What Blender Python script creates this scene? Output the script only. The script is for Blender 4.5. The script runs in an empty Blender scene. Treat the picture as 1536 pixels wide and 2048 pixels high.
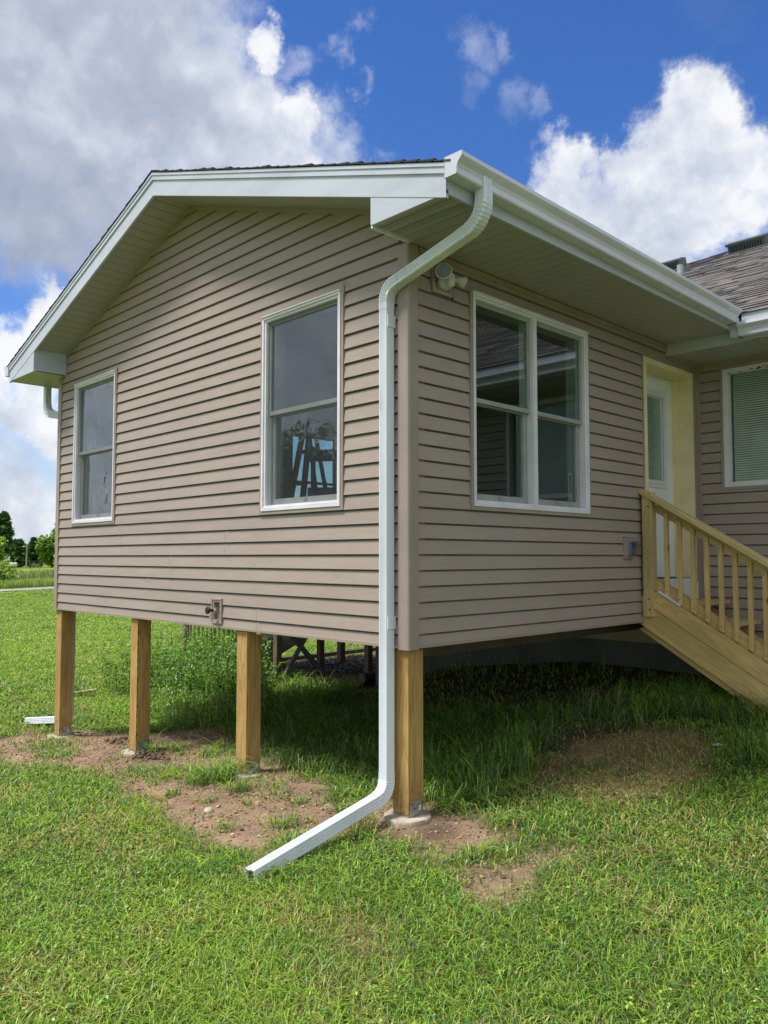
import bpy, bmesh, math, random
import numpy as np
from mathutils import Vector, Matrix
R = math.radians
C = bpy.context.scene.collection
SC = bpy.context.scene
random.seed(7); rng = np.random.default_rng(7)

# ------------------------------------------------------------------ camera
CAMP = (3.5025, -3.6456, 0.5875); YAW = 0.79607; PITCH = 0.05689
cd = bpy.data.cameras.new('camera'); cam = bpy.data.objects.new('camera', cd); C.objects.link(cam)
cam.location = CAMP; cam.rotation_euler = (math.pi/2 + PITCH, 0, YAW)
cd.sensor_fit = 'VERTICAL'; cd.sensor_height = 36; cd.lens = 36*1595.6/2048
cd.clip_start = .05; cd.clip_end = 2000
SC.camera = cam

# ------------------------------------------------------------------ light
SUN_EL, SUN_AZ = 62, 208          # azimuth clockwise from +Y
EXPO = 0.7
SC.view_settings.view_transform = 'Standard'; SC.view_settings.look = 'None'
SC.view_settings.exposure = EXPO; SC.view_settings.gamma = 1
sd = bpy.data.lights.new('sun', 'SUN'); sd.energy = 2.9; sd.angle = R(14); sd.color = (1, .955, .89)
so = bpy.data.objects.new('sun', sd); C.objects.link(so)
_s = Vector((math.sin(R(SUN_AZ))*math.cos(R(SUN_EL)), math.cos(R(SUN_AZ))*math.cos(R(SUN_EL)), math.sin(R(SUN_EL))))
so.rotation_euler = (-_s).to_track_quat('-Z', 'Y').to_euler(); so.location = (0, -20, 30)

class NT:
    """small node-tree helper"""
    def __init__(s, nt): s.nt = nt; s.n = nt.nodes; s.l = nt.links
    def new(s, t, **k):
        nd = s.n.new(t)
        for a, b in k.items():
            if a == 'ins':
                for i, v in b.items():
                    if isinstance(v, bpy.types.NodeSocket): s.l.new(v, nd.inputs[i])
                    else: nd.inputs[i].default_value = v
            else: setattr(nd, a, b)
        return nd
    def math(s, op, a, b=0.0, c=None, clamp=False):
        nd = s.new('ShaderNodeMath', operation=op, use_clamp=clamp)
        for i, v in enumerate((a, b) if c is None else (a, b, c)):
            if isinstance(v, bpy.types.NodeSocket): s.l.new(v, nd.inputs[i])
            else: nd.inputs[i].default_value = v
        return nd.outputs[0]
    def vmath(s, op, a, b=None):
        nd = s.new('ShaderNodeVectorMath', operation=op)
        for i, v in enumerate((a, b)):
            if v is None: continue
            if isinstance(v, bpy.types.NodeSocket): s.l.new(v, nd.inputs[i])
            else: nd.inputs[i].default_value = v
        return nd
    def noise(s, vec, scale, detail=5, rough=.5, dist=0., col=False):
        nd = s.new('ShaderNodeTexNoise', ins={'Vector': vec, 'Scale': scale, 'Detail': detail, 'Roughness': rough, 'Distortion': dist})
        return nd.outputs['Color' if col else 0]
    def ramp(s, v, lo, hi, a=0., b=1., smooth=True):
        return s.new('ShaderNodeMapRange', interpolation_type='SMOOTHSTEP' if smooth else 'LINEAR',
                     ins={'Value': v, 'From Min': lo, 'From Max': hi, 'To Min': a, 'To Max': b}).outputs[0]
    def mix(s, f, a, b):
        nd = s.new('ShaderNodeMix', data_type='RGBA')
        for i, v in ((0, f), (6, a), (7, b)):
            if isinstance(v, bpy.types.NodeSocket): s.l.new(v, nd.inputs[i])
            else: nd.inputs[i].default_value = v if i == 0 or len(v) == 4 else (*v, 1)
        return nd.outputs[2]

# sky: Nishita plus clouds placed by direction
CLOUDS = [(-0.7993, 0.2862, 0.5284, 0.1655, 1, 0.45), (-0.7551, 0.3651, 0.5445, 0.1551, 1, 0.5), (-0.8214, 0.343, 0.4557, 0.1708, 1, 0.4), (-0.7632, 0.4161, 0.4943, 0.1407, 1, 0.5), (-0.7224, 0.4461, 0.5283, 0.0645, 0.9, 0.6), (-0.8671, 0.3203, 0.3814, 0.1029, 1, 0.25), (-0.8135, 0.4207, 0.4015, 0.1068, 1, 0.35), (-0.728, 0.4888, 0.4807, 0.0946, 1, 0.6), (-0.7163, 0.5356, 0.4473, 0.0856, 1, 0.75), (-0.6854, 0.547, 0.4806, 0.045, 0.9, 1.0), (-0.709, 0.469, 0.5267, 0.0298, 0.8, 1.0), (-0.7047, 0.4408, 0.556, 0.0581, 0.8, 0.5), (-0.6683, 0.4885, 0.561, 0.033, 0.95, 1.0), (-0.6707, 0.5038, 0.5443, 0.0243, 0.8, 1.0), (-0.6583, 0.5248, 0.5397, 0.0353, 0.5, 0.6), (-0.6294, 0.55, 0.5489, 0.0271, 0.48, 0.6), (-0.6061, 0.5543, 0.5704, 0.0256, 0.48, 0.6), (-0.6212, 0.587, 0.5191, 0.0221, 0.45, 0.7), (-0.6652, 0.5816, 0.4683, 0.0512, 0.6, 0.6), (-0.6336, 0.6223, 0.4597, 0.0286, 0.45, 0.6), (-0.5378, 0.6546, 0.5313, 0.0338, 0.36, 0.5), (-0.5125, 0.6662, 0.5417, 0.0216, 0.36, 0.5), (-0.5625, 0.658, 0.5007, 0.0251, 0.32, 0.4), (-0.5254, 0.7046, 0.477, 0.028, 0.34, 0.5), (-0.4962, 0.7206, 0.4842, 0.025, 0.36, 0.5), (-0.3529, 0.8157, 0.4584, 0.0451, 1, 1.0), (-0.4558, 0.7669, 0.4518, 0.0389, 1, 1.0), (-0.4178, 0.7965, 0.437, 0.0468, 1, 1.0), (-0.383, 0.8192, 0.4268, 0.06, 1, 1.0), (-0.3386, 0.8425, 0.419, 0.0535, 1, 0.95), (-0.4804, 0.7746, 0.4113, 0.0625, 1, 0.9), (-0.4251, 0.8195, 0.3843, 0.0844, 1, 0.75), (-0.369, 0.8477, 0.381, 0.066, 1, 0.8), (-0.32, 0.8604, 0.3966, 0.032, 0.8, 0.9), (-0.3052, 0.8627, 0.4032, 0.0317, 0.8, 0.9), (-0.4227, 0.8367, 0.3482, 0.0624, 0.8, 0.6), (-0.4536, 0.8142, 0.3624, 0.0687, 0.9, 0.7), (-0.3668, 0.8658, 0.3404, 0.0444, 0.5, 0.5), (-0.9234, 0.3071, 0.2304, 0.0444, 1, 0.9), (-0.8993, 0.3462, 0.2673, 0.0394, 1, 1.0), (-0.8897, 0.3531, 0.2895, 0.0281, 1, 1.0), (-0.9266, 0.3311, 0.1781, 0.0509, 0.7, 0.7), (-0.9216, 0.3637, 0.1354, 0.0346, 0.9, 0.95), (-0.9377, 0.314, 0.149, 0.0393, 0.8, 0.8), (-0.9337, 0.3469, 0.0889, 0.063, 0.5, 0.5), (-0.9418, 0.3346, 0.0315, 0.0682, 0.9, 0.75), (-0.9271, 0.3743, 0.0205, 0.0463, 0.9, 0.8), (-0.9548, 0.2902, 0.0642, 0.0834, 0.7, 0.6), (-0.9469, 0.2644, 0.1828, 0.0655, 0.9, 0.8)]
W = bpy.data.worlds.new('World'); SC.world = W; W.use_nodes = True
w = NT(W.node_tree); w.n.clear()
skyt = w.new('ShaderNodeTexSky', sky_type='NISHITA', sun_disc=False, sun_elevation=R(SUN_EL), sun_rotation=R(SUN_AZ), altitude=200, air_density=1.0, dust_density=.25, ozone_density=3.2)
dirv = w.new('ShaderNodeTexCoord').outputs['Generated']
dirv = w.vmath('NORMALIZE', dirv).outputs[0]
hs = w.new('ShaderNodeHueSaturation', ins={'Hue': .513, 'Saturation': 1.28, 'Value': 1.0, 'Color': skyt.outputs[0]})
warp = w.noise(dirv, 6.5, 8, .66, col=True)
warp = w.vmath('SUBTRACT', warp, (.5, .5, .5)).outputs[0]
wsc = w.vmath('SCALE', warp); wsc.inputs[3].default_value = .17
dw = w.vmath('ADD', dirv, wsc.outputs[0]).outputs[0]
cov = None; bri = None; den = None
for (x, y, z, r_, wt, br) in CLOUDS:
    dd = w.vmath('DISTANCE', dw, (x, y, z)).outputs['Value']
    c_ = w.ramp(dd, r_*1.45, r_*.25, 0., wt)
    cov = c_ if cov is None else w.math('MAXIMUM', cov, c_)
    c2 = w.math('MULTIPLY', c_, c_)
    bb = w.math('MULTIPLY', c2, br)
    bri = bb if bri is None else w.math('ADD', bri, bb)
    den = c2 if den is None else w.math('ADD', den, c2)
bri = w.math('DIVIDE', bri, w.math('MAXIMUM', den, .02))
# clouds over the rest of the sky, outside the photographed part
cosv = w.vmath('DOT_PRODUCT', dirv, (-.694, .688, .21)).outputs['Value']
away = w.ramp(cosv, .80, .60)
other = w.ramp(w.noise(dirv, 2.1, 3, .5), .24, .40)
cov = w.math('MAXIMUM', cov, w.math('MULTIPLY', other, away))
bri = w.math('MAXIMUM', bri, w.math('MULTIPLY', away, .74))
fb = w.noise(dirv, 8, 11, .57, .12)
dens = w.math('ADD', cov, w.math('MULTIPLY', w.math('SUBTRACT', fb, .5), 1.25))
alpha = w.math('MULTIPLY', w.ramp(dens, .16, .86), w.ramp(cov, .0, .75, .35, 1.))
offv = w.vmath('ADD', dirv, (.012, -.006, .022)).outputs[0]
fb2 = w.noise(offv, 8, 11, .57, .12)
emb = w.math('MULTIPLY', w.math('SUBTRACT', fb, fb2), 1.7)
soft = w.math('MULTIPLY', w.math('SUBTRACT', w.noise(dirv, 4.2, 6, .55), .5), .95)
thin = w.math('MULTIPLY', w.math('SUBTRACT', 1., w.ramp(dens, .3, 1.0)), .25)
shade = w.math('ADD', w.math('ADD', w.math('ADD', bri, emb), soft), thin, clamp=True)
ccol = w.new('ShaderNodeValToRGB', ins={0: shade})
e = ccol.color_ramp.elements
e[0].position = 0; e[0].color = (2.1, 2.4, 3.15, 1)
e[1].position = 1; e[1].color = (6.0, 6.05, 6.15, 1)
a_ = e.new(.45); a_.color = (3.1, 3.4, 4.1, 1)
a_ = e.new(.72); a_.color = (4.2, 4.5, 5.1, 1)
alpha = w.math('MULTIPLY', alpha, .96)
low = w.ramp(w.new('ShaderNodeSeparateXYZ', ins={0: dirv}).outputs[2], .20, -.01, 0., .8)
skyc = w.mix(low, hs.outputs[0], (3.9, 4.5, 5.4))
skyc = w.mix(alpha, skyc, ccol.outputs[0])
bg = w.new('ShaderNodeBackground', ins={0: skyc, 1: .1})
wo = w.new('ShaderNodeOutputWorld', ins={0: bg.outputs[0]})

# ------------------------------------------------------------------ helpers
def link(o, parent=None):
    C.objects.link(o)
    if parent is not None: o.parent = parent
    return o
def tag(o, label, cat, group=None, kind=None):
    if label: o['label'] = label
    if cat: o['category'] = cat
    if group: o['group'] = group
    if kind: o['kind'] = kind
    return o
def thing(name, label, cat, loc=(0, 0, 0), rz=0, group=None):
    o = bpy.data.objects.new(name, None); o.empty_display_size = .1; C.objects.link(o)
    o.location = loc; o.rotation_euler = (0, 0, rz)
    return tag(o, label, cat, group)

SPLIT = dict(eave_soffit=.004, eave_fascia=.004, eave_box=.006, flashing_tab=.01, wall_strap=.01, gutter_hanger=.004, drip_edge=.03, starter_strip=.002, frieze_channel=.01, corner_trim=.004, screw=.004, front_rails=.01, rear_rails=.01, step=.004, boards=.01, leg=.01, rim_joist=.01, feet=.05, window_note=.004, eave_step=.01, floor_frame=.004, back_slope=.01, old_wall=.02, foundation=.02, post_base=.004, frame=.02, lap_gap_shadow=.03, peeled_paint=.02)
class MB:
    def __init__(s): s.v = []; s.f = []; s.m = []; s.mi = 0
    def face(s, pts):
        b = len(s.v); s.v += [tuple(p) for p in pts]; s.f.append(tuple(range(b, b+len(pts)))); s.m.append(s.mi)
    def mesh(s, vs, fs):
        b = len(s.v); s.v += [tuple(p) for p in vs]
        for f in fs: s.f.append(tuple(i+b for i in f)); s.m.append(s.mi)
    def box(s, a, b, M=None):
        x0, y0, z0 = a; x1, y1, z1 = b
        vs = [(x0,y0,z0),(x1,y0,z0),(x1,y1,z0),(x0,y1,z0),(x0,y0,z1),(x1,y0,z1),(x1,y1,z1),(x0,y1,z1)]
        if M is not None: vs = [M @ Vector(q) for q in vs]
        s.mesh(vs, [(0,3,2,1),(4,5,6,7),(0,1,5,4),(1,2,6,5),(2,3,7,6),(3,0,4,7)])
    def prism(s, poly, ext):
        """poly: 3D points, ext: vector"""
        n = len(poly); e = Vector(ext)
        vs = [Vector(q) for q in poly] + [Vector(q)+e for q in poly]
        fs = [tuple(range(n))[::-1], tuple(range(n, 2*n))] + [(i, (i+1) % n, n+(i+1) % n, n+i) for i in range(n)]
        s.mesh(vs, fs)
    def cyl(s, p0, p1, r0, r1=None, n=14, cap=True):
        r1 = r0 if r1 is None else r1
        p0 = Vector(p0); p1 = Vector(p1); d = (p1-p0).normalized()
        a = d.orthogonal().normalized(); b = d.cross(a)
        vs = []
        for p, r in ((p0, r0), (p1, r1)):
            for i in range(n):
                t = 2*math.pi*i/n; vs.append(p + a*math.cos(t)*r + b*math.sin(t)*r)
        fs = [(i, (i+1) % n, n+(i+1) % n, n+i) for i in range(n)]
        if cap: fs += [tuple(range(n))[::-1], tuple(range(n, 2*n))]
        s.mesh(vs, fs)
    def clusters(s, tol):
        n = len(s.v); par = list(range(n))
        def find(i):
            while par[i] != i: par[i] = par[par[i]]; i = par[i]
            return i
        for f in s.f:
            for i in f[1:]: par[find(i)] = find(f[0])
        g = {}
        for i in range(n): g.setdefault(find(i), []).append(i)
        ks = list(g); bb = [(np.min([s.v[i] for i in g[k]], 0)-tol/2, np.max([s.v[i] for i in g[k]], 0)+tol/2) for k in ks]
        cp = list(range(len(ks)))
        def cf(i):
            while cp[i] != i: i = cp[i]
            return i
        for a in range(len(ks)):
            for b in range(a+1, len(ks)):
                if np.all(bb[a][0] <= bb[b][1]) and np.all(bb[b][0] <= bb[a][1]): cp[cf(a)] = cf(b)
        own = {}
        for a, k in enumerate(ks):
            for i in g[k]: own[i] = cf(a)
        return own
    def build(s, name, mat, parent=None, bevel=0, smooth=False, loc=None, rot=None):
        if name in SPLIT:
            own = s.clusters(SPLIT[name]); cl = sorted(set(own.values()))
            if len(cl) > 1:
                out = []
                for c in cl:
                    q = MB(); mp = {}
                    for f, mi in zip(s.f, s.m):
                        if own[f[0]] != c: continue
                        for i in f:
                            if i not in mp: mp[i] = len(q.v); q.v.append(s.v[i])
                        q.f.append(tuple(mp[i] for i in f)); q.m.append(mi)
                    out.append(q._build(name, mat, parent, bevel, smooth, loc, rot))
                return out[0]
        return s._build(name, mat, parent, bevel, smooth, loc, rot)
    def _build(s, name, mat, parent=None, bevel=0, smooth=False, loc=None, rot=None):
        me = bpy.data.meshes.new(name); me.from_pydata(s.v, [], s.f)
        for m in (mat if isinstance(mat, (list, tuple)) else [mat]): me.materials.append(m)
        if any(s.m): me.polygons.foreach_set('material_index', s.m)
        me.update()
        o = bpy.data.objects.new(name, me); link(o, parent)
        if loc is not None: o.location = loc
        if rot is not None: o.rotation_euler = rot
        bm = bmesh.new(); bm.from_mesh(me)
        if bevel or smooth: bmesh.ops.remove_doubles(bm, verts=bm.verts, dist=1e-5)
        bmesh.ops.recalc_face_normals(bm, faces=bm.faces)
        bm.to_mesh(me); bm.free()
        if bevel:
            bv = o.modifiers.new('bevel', 'BEVEL'); bv.width = bevel; bv.segments = 2; bv.limit_method = 'ANGLE'; bv.angle_limit = R(40)
        if smooth:
            for q in me.polygons: q.use_smooth = True
            try: me.set_sharp_from_angle(angle=R(smooth if smooth is not True else 35))
            except Exception: pass
        return o

def npmesh(name, V, F, mat, parent=None, col=None, smooth=False, link_=True):
    """fast mesh: V (n,3), F list of arrays of equal-size faces"""
    me = bpy.data.meshes.new(name)
    me.vertices.add(len(V)); me.vertices.foreach_set('co', np.asarray(V, np.float32).ravel())
    idx = np.concatenate([f.ravel() for f in F]).astype(np.int32)
    tot = np.concatenate([np.full(len(f), f.shape[1]) for f in F]).astype(np.int32)
    st = np.concatenate([[0], np.cumsum(tot)[:-1]]).astype(np.int32)
    me.loops.add(len(idx)); me.loops.foreach_set('vertex_index', idx)
    me.polygons.add(len(tot)); me.polygons.foreach_set('loop_start', st); me.polygons.foreach_set('loop_total', tot)
    if smooth: me.polygons.foreach_set('use_smooth', np.ones(len(tot), bool))
    if col is not None:
        at = me.color_attributes.new('Col', 'FLOAT_COLOR', 'POINT')
        c = np.ones((len(V), 4), np.float32); c[:, :3] = col; at.data.foreach_set('color', c.ravel())
    me.materials.append(mat); me.update(calc_edges=True)
    o = bpy.data.objects.new(name, me)
    if link_: link(o, parent)
    return o

def frame(o, u, v, n):
    o, u, v, n = map(Vector, (o, u, v, n))
    return lambda a, b, c: o + u*a + v*b + n*c
def fbox(mb, F, a, b):
    vs = [F(x, y, z) for z in (a[2], b[2]) for (x, y) in ((a[0], a[1]), (b[0], a[1]), (b[0], b[1]), (a[0], b[1]))]
    mb.mesh(vs, [(0,3,2,1),(4,5,6,7),(0,1,5,4),(1,2,6,5),(2,3,7,6),(3,0,4,7)])
def ring(mb, F, u0, v0, u1, v1, t, n0, n1, tb=None):
    tb = t if tb is None else tb
    fbox(mb, F, (u0, v0, n0), (u1, v0+tb, n1)); fbox(mb, F, (u0, v1-t, n0), (u1, v1, n1))
    fbox(mb, F, (u0, v0+tb, n0), (u0+t, v1-t, n1)); fbox(mb, F, (u1-t, v0+tb, n0), (u1, v1-t, n1))

# ------------------------------------------------------------------ materials
def mat(name, col, rough=.6, spec=.4, var=.06, vscale=6, bump=0, bscale=80, metal=0, coat=0, dirt=0, stretch=(1, 1, 1)):
    m = bpy.data.materials.new(name); m.use_nodes = True; t = NT(m.node_tree)
    b = t.n['Principled BSDF']
    tc = t.new('ShaderNodeTexCoord').outputs['Object']
    mp = t.new('ShaderNodeMapping', ins={0: tc, 3: stretch}).outputs[0]
    n = t.noise(mp, vscale, 6, .6)
    lo = tuple(c*(1-var*2) for c in col); hi = tuple(min(1, c*(1+var*1.6)) for c in col)
    c = t.mix(t.ramp(n, .3, .7), lo, hi)
    if dirt:
        g = t.ramp(t.noise(mp, vscale*4.3, 8, .7), .56, .74, 0, dirt)
        c = t.mix(g, c, (.14, .11, .08))
    t.l.new(c, b.inputs['Base Color'])
    b.inputs['Roughness'].default_value = rough; b.inputs['Specular IOR Level'].default_value = spec
    b.inputs['Metallic'].default_value = metal; b.inputs['Coat Weight'].default_value = coat
    r2 = t.ramp(t.noise(mp, vscale*2.7, 4, .6), .3, .7, max(.03, rough-.08), min(1, rough+.08)); t.l.new(r2, b.inputs['Roughness'])
    if bump:
        bp = t.new('ShaderNodeBump', ins={'Strength': bump, 'Distance': .004, 'Height': t.noise(mp, bscale, 6, .6)})
        t.l.new(bp.outputs[0], b.inputs['Normal'])
    return m

def wood(name, c1, c2, axis=0, knots=True, gray=0, scale=1.):
    m = bpy.data.materials.new(name); m.use_nodes = True; t = NT(m.node_tree)
    b = t.n['Principled BSDF']; tc = t.new('ShaderNodeTexCoord').outputs['Object']
    oi = t.new('ShaderNodeObjectInfo').outputs['Random']
    off = t.new('ShaderNodeCombineXYZ', ins={0: t.math('MULTIPLY', oi, 13.), 1: t.math('MULTIPLY', oi, 7.), 2: t.math('MULTIPLY', oi, 29.)}).outputs[0]
    tc = t.vmath('ADD', tc, off).outputs[0]
    st = [22., 22., 22.]; st[axis] = 1.1
    mp = t.new('ShaderNodeMapping', ins={0: tc, 3: tuple(a*scale for a in st)}).outputs[0]
    big = t.noise(mp, .55, 3, .5, 1.2)
    rings = t.math('SINE', t.math('MULTIPLY', t.math('ADD', big, t.math('MULTIPLY', t.noise(mp, 2.5, 4, .6), .06)), 60.))
    rings = t.ramp(rings, -.4, 1.)
    fine = t.noise(mp, 6., 5, .7)
    f = t.math('ADD', t.math('MULTIPLY', rings, .55), t.math('MULTIPLY', fine, .5), clamp=True)
    c = t.mix(f, c1, c2)
    st2 = [5., 5., 5.]; st2[axis] = 1.6
    mp2 = t.new('ShaderNodeMapping', ins={0: tc, 3: tuple(a*scale for a in st2)}).outputs[0]
    c = t.mix(t.ramp(t.noise(mp2, .8, 3, .5), .35, .68, 0, .5), c, tuple(a*.70 for a in c2))
    if gray: c = t.mix(t.ramp(t.noise(mp2, 1.1, 5, .6), .3, .7, gray*.4, gray), c, (.21, .2, .175))
    if knots:
        st3 = [7., 7., 7.]; st3[axis] = 4.
        mp3 = t.new('ShaderNodeMapping', ins={0: tc, 3: tuple(a*scale for a in st3)}).outputs[0]
        vo = t.new('ShaderNodeTexVoronoi', feature='F1', ins={'Vector': mp3, 'Scale': .8, 'Randomness': 1.})
        sel = t.ramp(t.new('ShaderNodeSeparateColor', ins={0: vo.outputs['Color']}).outputs[0], .60, .62)
        k = t.math('MULTIPLY', t.ramp(vo.outputs['Distance'], .14, .05), sel)
        c = t.mix(t.math('MULTIPLY', k, .85), c, (.07, .035, .012))
    if axis == 2 and not gray:      # soil splashed on the foot of the post
        raw = t.new('ShaderNodeTexCoord').outputs['Object']; zz = t.new('ShaderNodeSeparateXYZ', ins={0: raw}).outputs[2]
        sp = t.math('MULTIPLY', t.ramp(zz, .30, .0), t.ramp(t.noise(raw, 28, 6, .7), .35, .7))
        c = t.mix(t.math('MULTIPLY', sp, .75), c, (.16, .10, .06))
        ck = t.ramp(t.noise(t.new('ShaderNodeMapping', ins={0: tc, 3: (60, 60, 1.2)}).outputs[0], 1., 3, .6), .66, .72)
        c = t.mix(t.math('MULTIPLY', ck, .6), c, (.10, .05, .02))
    t.l.new(c, b.inputs['Base Color']); b.inputs['Roughness'].default_value = .68; b.inputs['Specular IOR Level'].default_value = .3
    bp = t.new('ShaderNodeBump', ins={'Strength': .35, 'Distance': .003, 'Height': f}); t.l.new(bp.outputs[0], b.inputs['Normal'])
    return m

def siding_mat(name, col):
    m = bpy.data.materials.new(name); m.use_nodes = True; t = NT(m.node_tree)
    b = t.n['Principled BSDF']; g = t.new('ShaderNodeTexCoord').outputs['Object']
    mp = t.new('ShaderNodeMapping', ins={0: g, 3: (1.2, 1.2, 6)}).outputs[0]
    n = t.noise(mp, 1.3, 5, .6); n2 = t.noise(t.new('ShaderNodeMapping', ins={0: g, 3: (3, 3, .7)}).outputs[0], 2.2, 5, .65)
    # each course slightly different in tone
    z = t.new('ShaderNodeSeparateXYZ', ins={0: g}).outputs[2]
    cz = t.math('FLOOR', t.math('DIVIDE', z, .2032))
    wn = t.new('ShaderNodeTexWhiteNoise', noise_dimensions='1D', ins={'W': cz}).outputs[0]
    f = t.math('ADD', t.math('MULTIPLY', n, .7), t.math('MULTIPLY', wn, .22))
    f = t.math('ADD', f, t.math('MULTIPLY', n2, .35))
    c = t.mix(t.ramp(f, .35, .95), tuple(a*.93 for a in col), tuple(a*1.07 for a in col))
    blot = t.ramp(t.noise(g, 2.1, 6, .7), .62, .8, 0, .25)
    c = t.mix(blot, c, (col[0]*.9, col[1]*.86, col[2]*.72))
    t.l.new(c, b.inputs['Base Color']); b.inputs['Specular IOR Level'].default_value = .35
    t.l.new(t.ramp(n2, .3, .7, .38, .5), b.inputs['Roughness'])
    gm = t.new('ShaderNodeMapping', ins={0: g, 3: (6, 6, 60)}).outputs[0]
    oil = t.noise(t.new('ShaderNodeMapping', ins={0: g, 3: (1.6, 1.6, 5)}).outputs[0], 1.5, 3, .5)
    h = t.math('ADD', t.math('MULTIPLY', oil, 2.0), t.math('MULTIPLY', t.noise(gm, 3, 6, .6), .10))
    bp = t.new('ShaderNodeBump', ins={'Strength': .30, 'Distance': .01, 'Height': h}); t.l.new(bp.outputs[0], b.inputs['Normal'])
    return m

def soffit_mat(name, axis, col=(.41, .405, .385)):
    """panels with pressed grooves; axis = direction across which the grooves repeat"""
    m = bpy.data.materials.new(name); m.use_nodes = True; t = NT(m.node_tree)
    b = t.n['Principled BSDF']; g = t.new('ShaderNodeTexCoord').outputs['Object']
    x = t.new('ShaderNodeSeparateXYZ', ins={0: g}).outputs[axis]
    fr = t.math('FRACT', t.math('DIVIDE', x, .1016)); d = t.math('ABSOLUTE', t.math('SUBTRACT', fr, .5))
    gr = t.ramp(d, .5, .455)       # 0 in the groove
    c = t.mix(gr, tuple(a*.62 for a in col), col)
    c = t.mix(t.ramp(t.noise(g, 3, 5, .6), .35, .75, 0, .15), c, tuple(a*.8 for a in col))
    t.l.new(c, b.inputs['Base Color']); b.inputs['Roughness'].default_value = .42
    bp = t.new('ShaderNodeBump', ins={'Strength': .8, 'Distance': .006, 'Height': gr}); t.l.new(bp.outputs[0], b.inputs['Normal'])
    return m

def glass_mat(name, tint=(.86, .93, .92), refl=1.35, bumpy=.0, trans=1.):
    m = bpy.data.materials.new(name); m.use_nodes = True; t = NT(m.node_tree); t.n.remove(t.n['Principled BSDF'])
    bf = t.new('ShaderNodeNewGeometry').outputs['Backfacing']
    fr = t.new('ShaderNodeFresnel', ins={0: t.math('SUBTRACT', 1.5, t.math('MULTIPLY', bf, .8333))}).outputs[0]
    gl = t.new('ShaderNodeBsdfGlossy', ins={0: (.9, .93, .95, 1), 'Roughness': .01})
    if bumpy:
        g = t.new('ShaderNodeTexCoord').outputs['Object']
        bp = t.new('ShaderNodeBump', ins={'Strength': bumpy, 'Distance': .02, 'Height': t.noise(g, 2.2, 2, .4)}); t.l.new(bp.outputs[0], gl.inputs['Normal'])
    tr = t.new('ShaderNodeBsdfTransparent', ins={0: (*tint, 1)})
    mx = t.new('ShaderNodeMixShader', ins={0: t.math('MULTIPLY', fr, refl, clamp=True), 1: tr.outputs[0], 2: gl.outputs[0]})
    t.l.new(mx.outputs[0], t.n['Material Output'].inputs[0])
    return m

M = {}
M['siding'] = siding_mat('taupe_vinyl_siding', (.366, .303, .262))
M['tan'] = mat('taupe_vinyl_trim', (.348, .289, .250), .45, .35, .05, 2, .1, 60)
M['fascia'] = mat('white_aluminium_fascia', (.53, .57, .665), .36, .5, .05, 1.3, .12, 30, stretch=(.6, 1, 4))
M['gutter'] = mat('white_gutter_enamel', (.66, .675, .755), .28, .5, .05, 1.6, .08, 30, stretch=(1, .5, 1), dirt=.1)
M['spout'] = mat('white_downspout_enamel', (.80, .845, .93), .26, .5, .06, 2.2, .14, 25, dirt=.22, stretch=(1, 1, .25))
M['winwhite'] = mat('white_window_cladding', (.74, .745, .80), .35, .45, .04, 4, dirt=.08)
M['sash'] = mat('grey_sash', (.33, .35, .34), .4, .4, .05, 5)
M['soffx'] = soffit_mat('soffit_panels_x', 0); M['soffy'] = soffit_mat('soffit_panels_y', 1)
M['shingle_edge'] = mat('dark_shingle', (.035, .031, .03), .9, .2, .3, 30, .6, 120)
def shingle_mat():
    m = bpy.data.materials.new('brown_grey_shingle'); m.use_nodes = True; t = NT(m.node_tree)
    b = t.n['Principled BSDF']; g = t.new('ShaderNodeTexCoord').outputs['Object']
    at = t.new('ShaderNodeAttribute', attribute_name='Col').outputs[0]
    c = t.mix(t.ramp(t.noise(g, 140, 3, .7), .35, .65), (.5, .5, .5), (1.35, 1.3, 1.3))
    mm = t.new('ShaderNodeMix', data_type='RGBA', blend_type='MULTIPLY'); mm.inputs[0].default_value = 1
    t.l.new(at, mm.inputs[6]); t.l.new(c, mm.inputs[7])
    t.l.new(mm.outputs[2], b.inputs['Base Color']); b.inputs['Roughness'].default_value = .9
    bp = t.new('ShaderNodeBump', ins={'Strength': .6, 'Distance': .004, 'Height': t.noise(g, 160, 3, .7)}); t.l.new(bp.outputs[0], b.inputs['Normal'])
    return m
M['shingle'] = shingle_mat()
M['pineZ'] = wood('treated_pine_upright', (.62, .42, .16), (.36, .205, .06), 2)
M['pineX'] = wood('treated_pine_board', (.80, .60, .28), (.56, .38, .14), 0)
M['greenpine'] = wood('green_treated_pine', (.70, .56, .27), (.50, .38, .15), 0)
M['oldwood'] = wood('weathered_deck_wood', (.34, .27, .20), (.18, .13, .09), 0, False, .5)
M['oldwoodZ'] = wood('weathered_deck_wood_upright', (.32, .23, .16), (.17, .115, .08), 2, False, .4)
M['timber'] = wood('old_landscape_timber', (.13, .09, .065), (.06, .04, .03), 0, False, .3)
M['concrete'] = mat('concrete', (.46, .40, .33), .9, .2, .14, 14, .8, 60, dirt=.35)
M['foundation'] = mat('foundation_wall', (.125, .135, .12), .85, .2, .1, 2, .4, 40, dirt=.3)
M['galv'] = mat('galvanised_steel', (.42, .43, .43), .42, .5, .14, 30, metal=.75)
M['primed'] = mat('primed_door_casing', (.80, .70, .42), .6, .3, .05, 3, .08, 50)
M['doorwhite'] = mat('white_steel_door', (.80, .86, .88), .4, .45, .03, 3)
M['white'] = mat('white_plastic', (.72, .73, .70), .4, .4, .03, 5)
M['offwhite'] = mat('lamp_housing', (.62, .63, .64), .35, .45, .05, 8)
M['greyplastic'] = mat('grey_plastic', (.22, .24, .27), .35, .5, .05, 8)
M['clear'] = glass_mat('clear_plastic_cover', (.75, .78, .82), 2.2)
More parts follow.
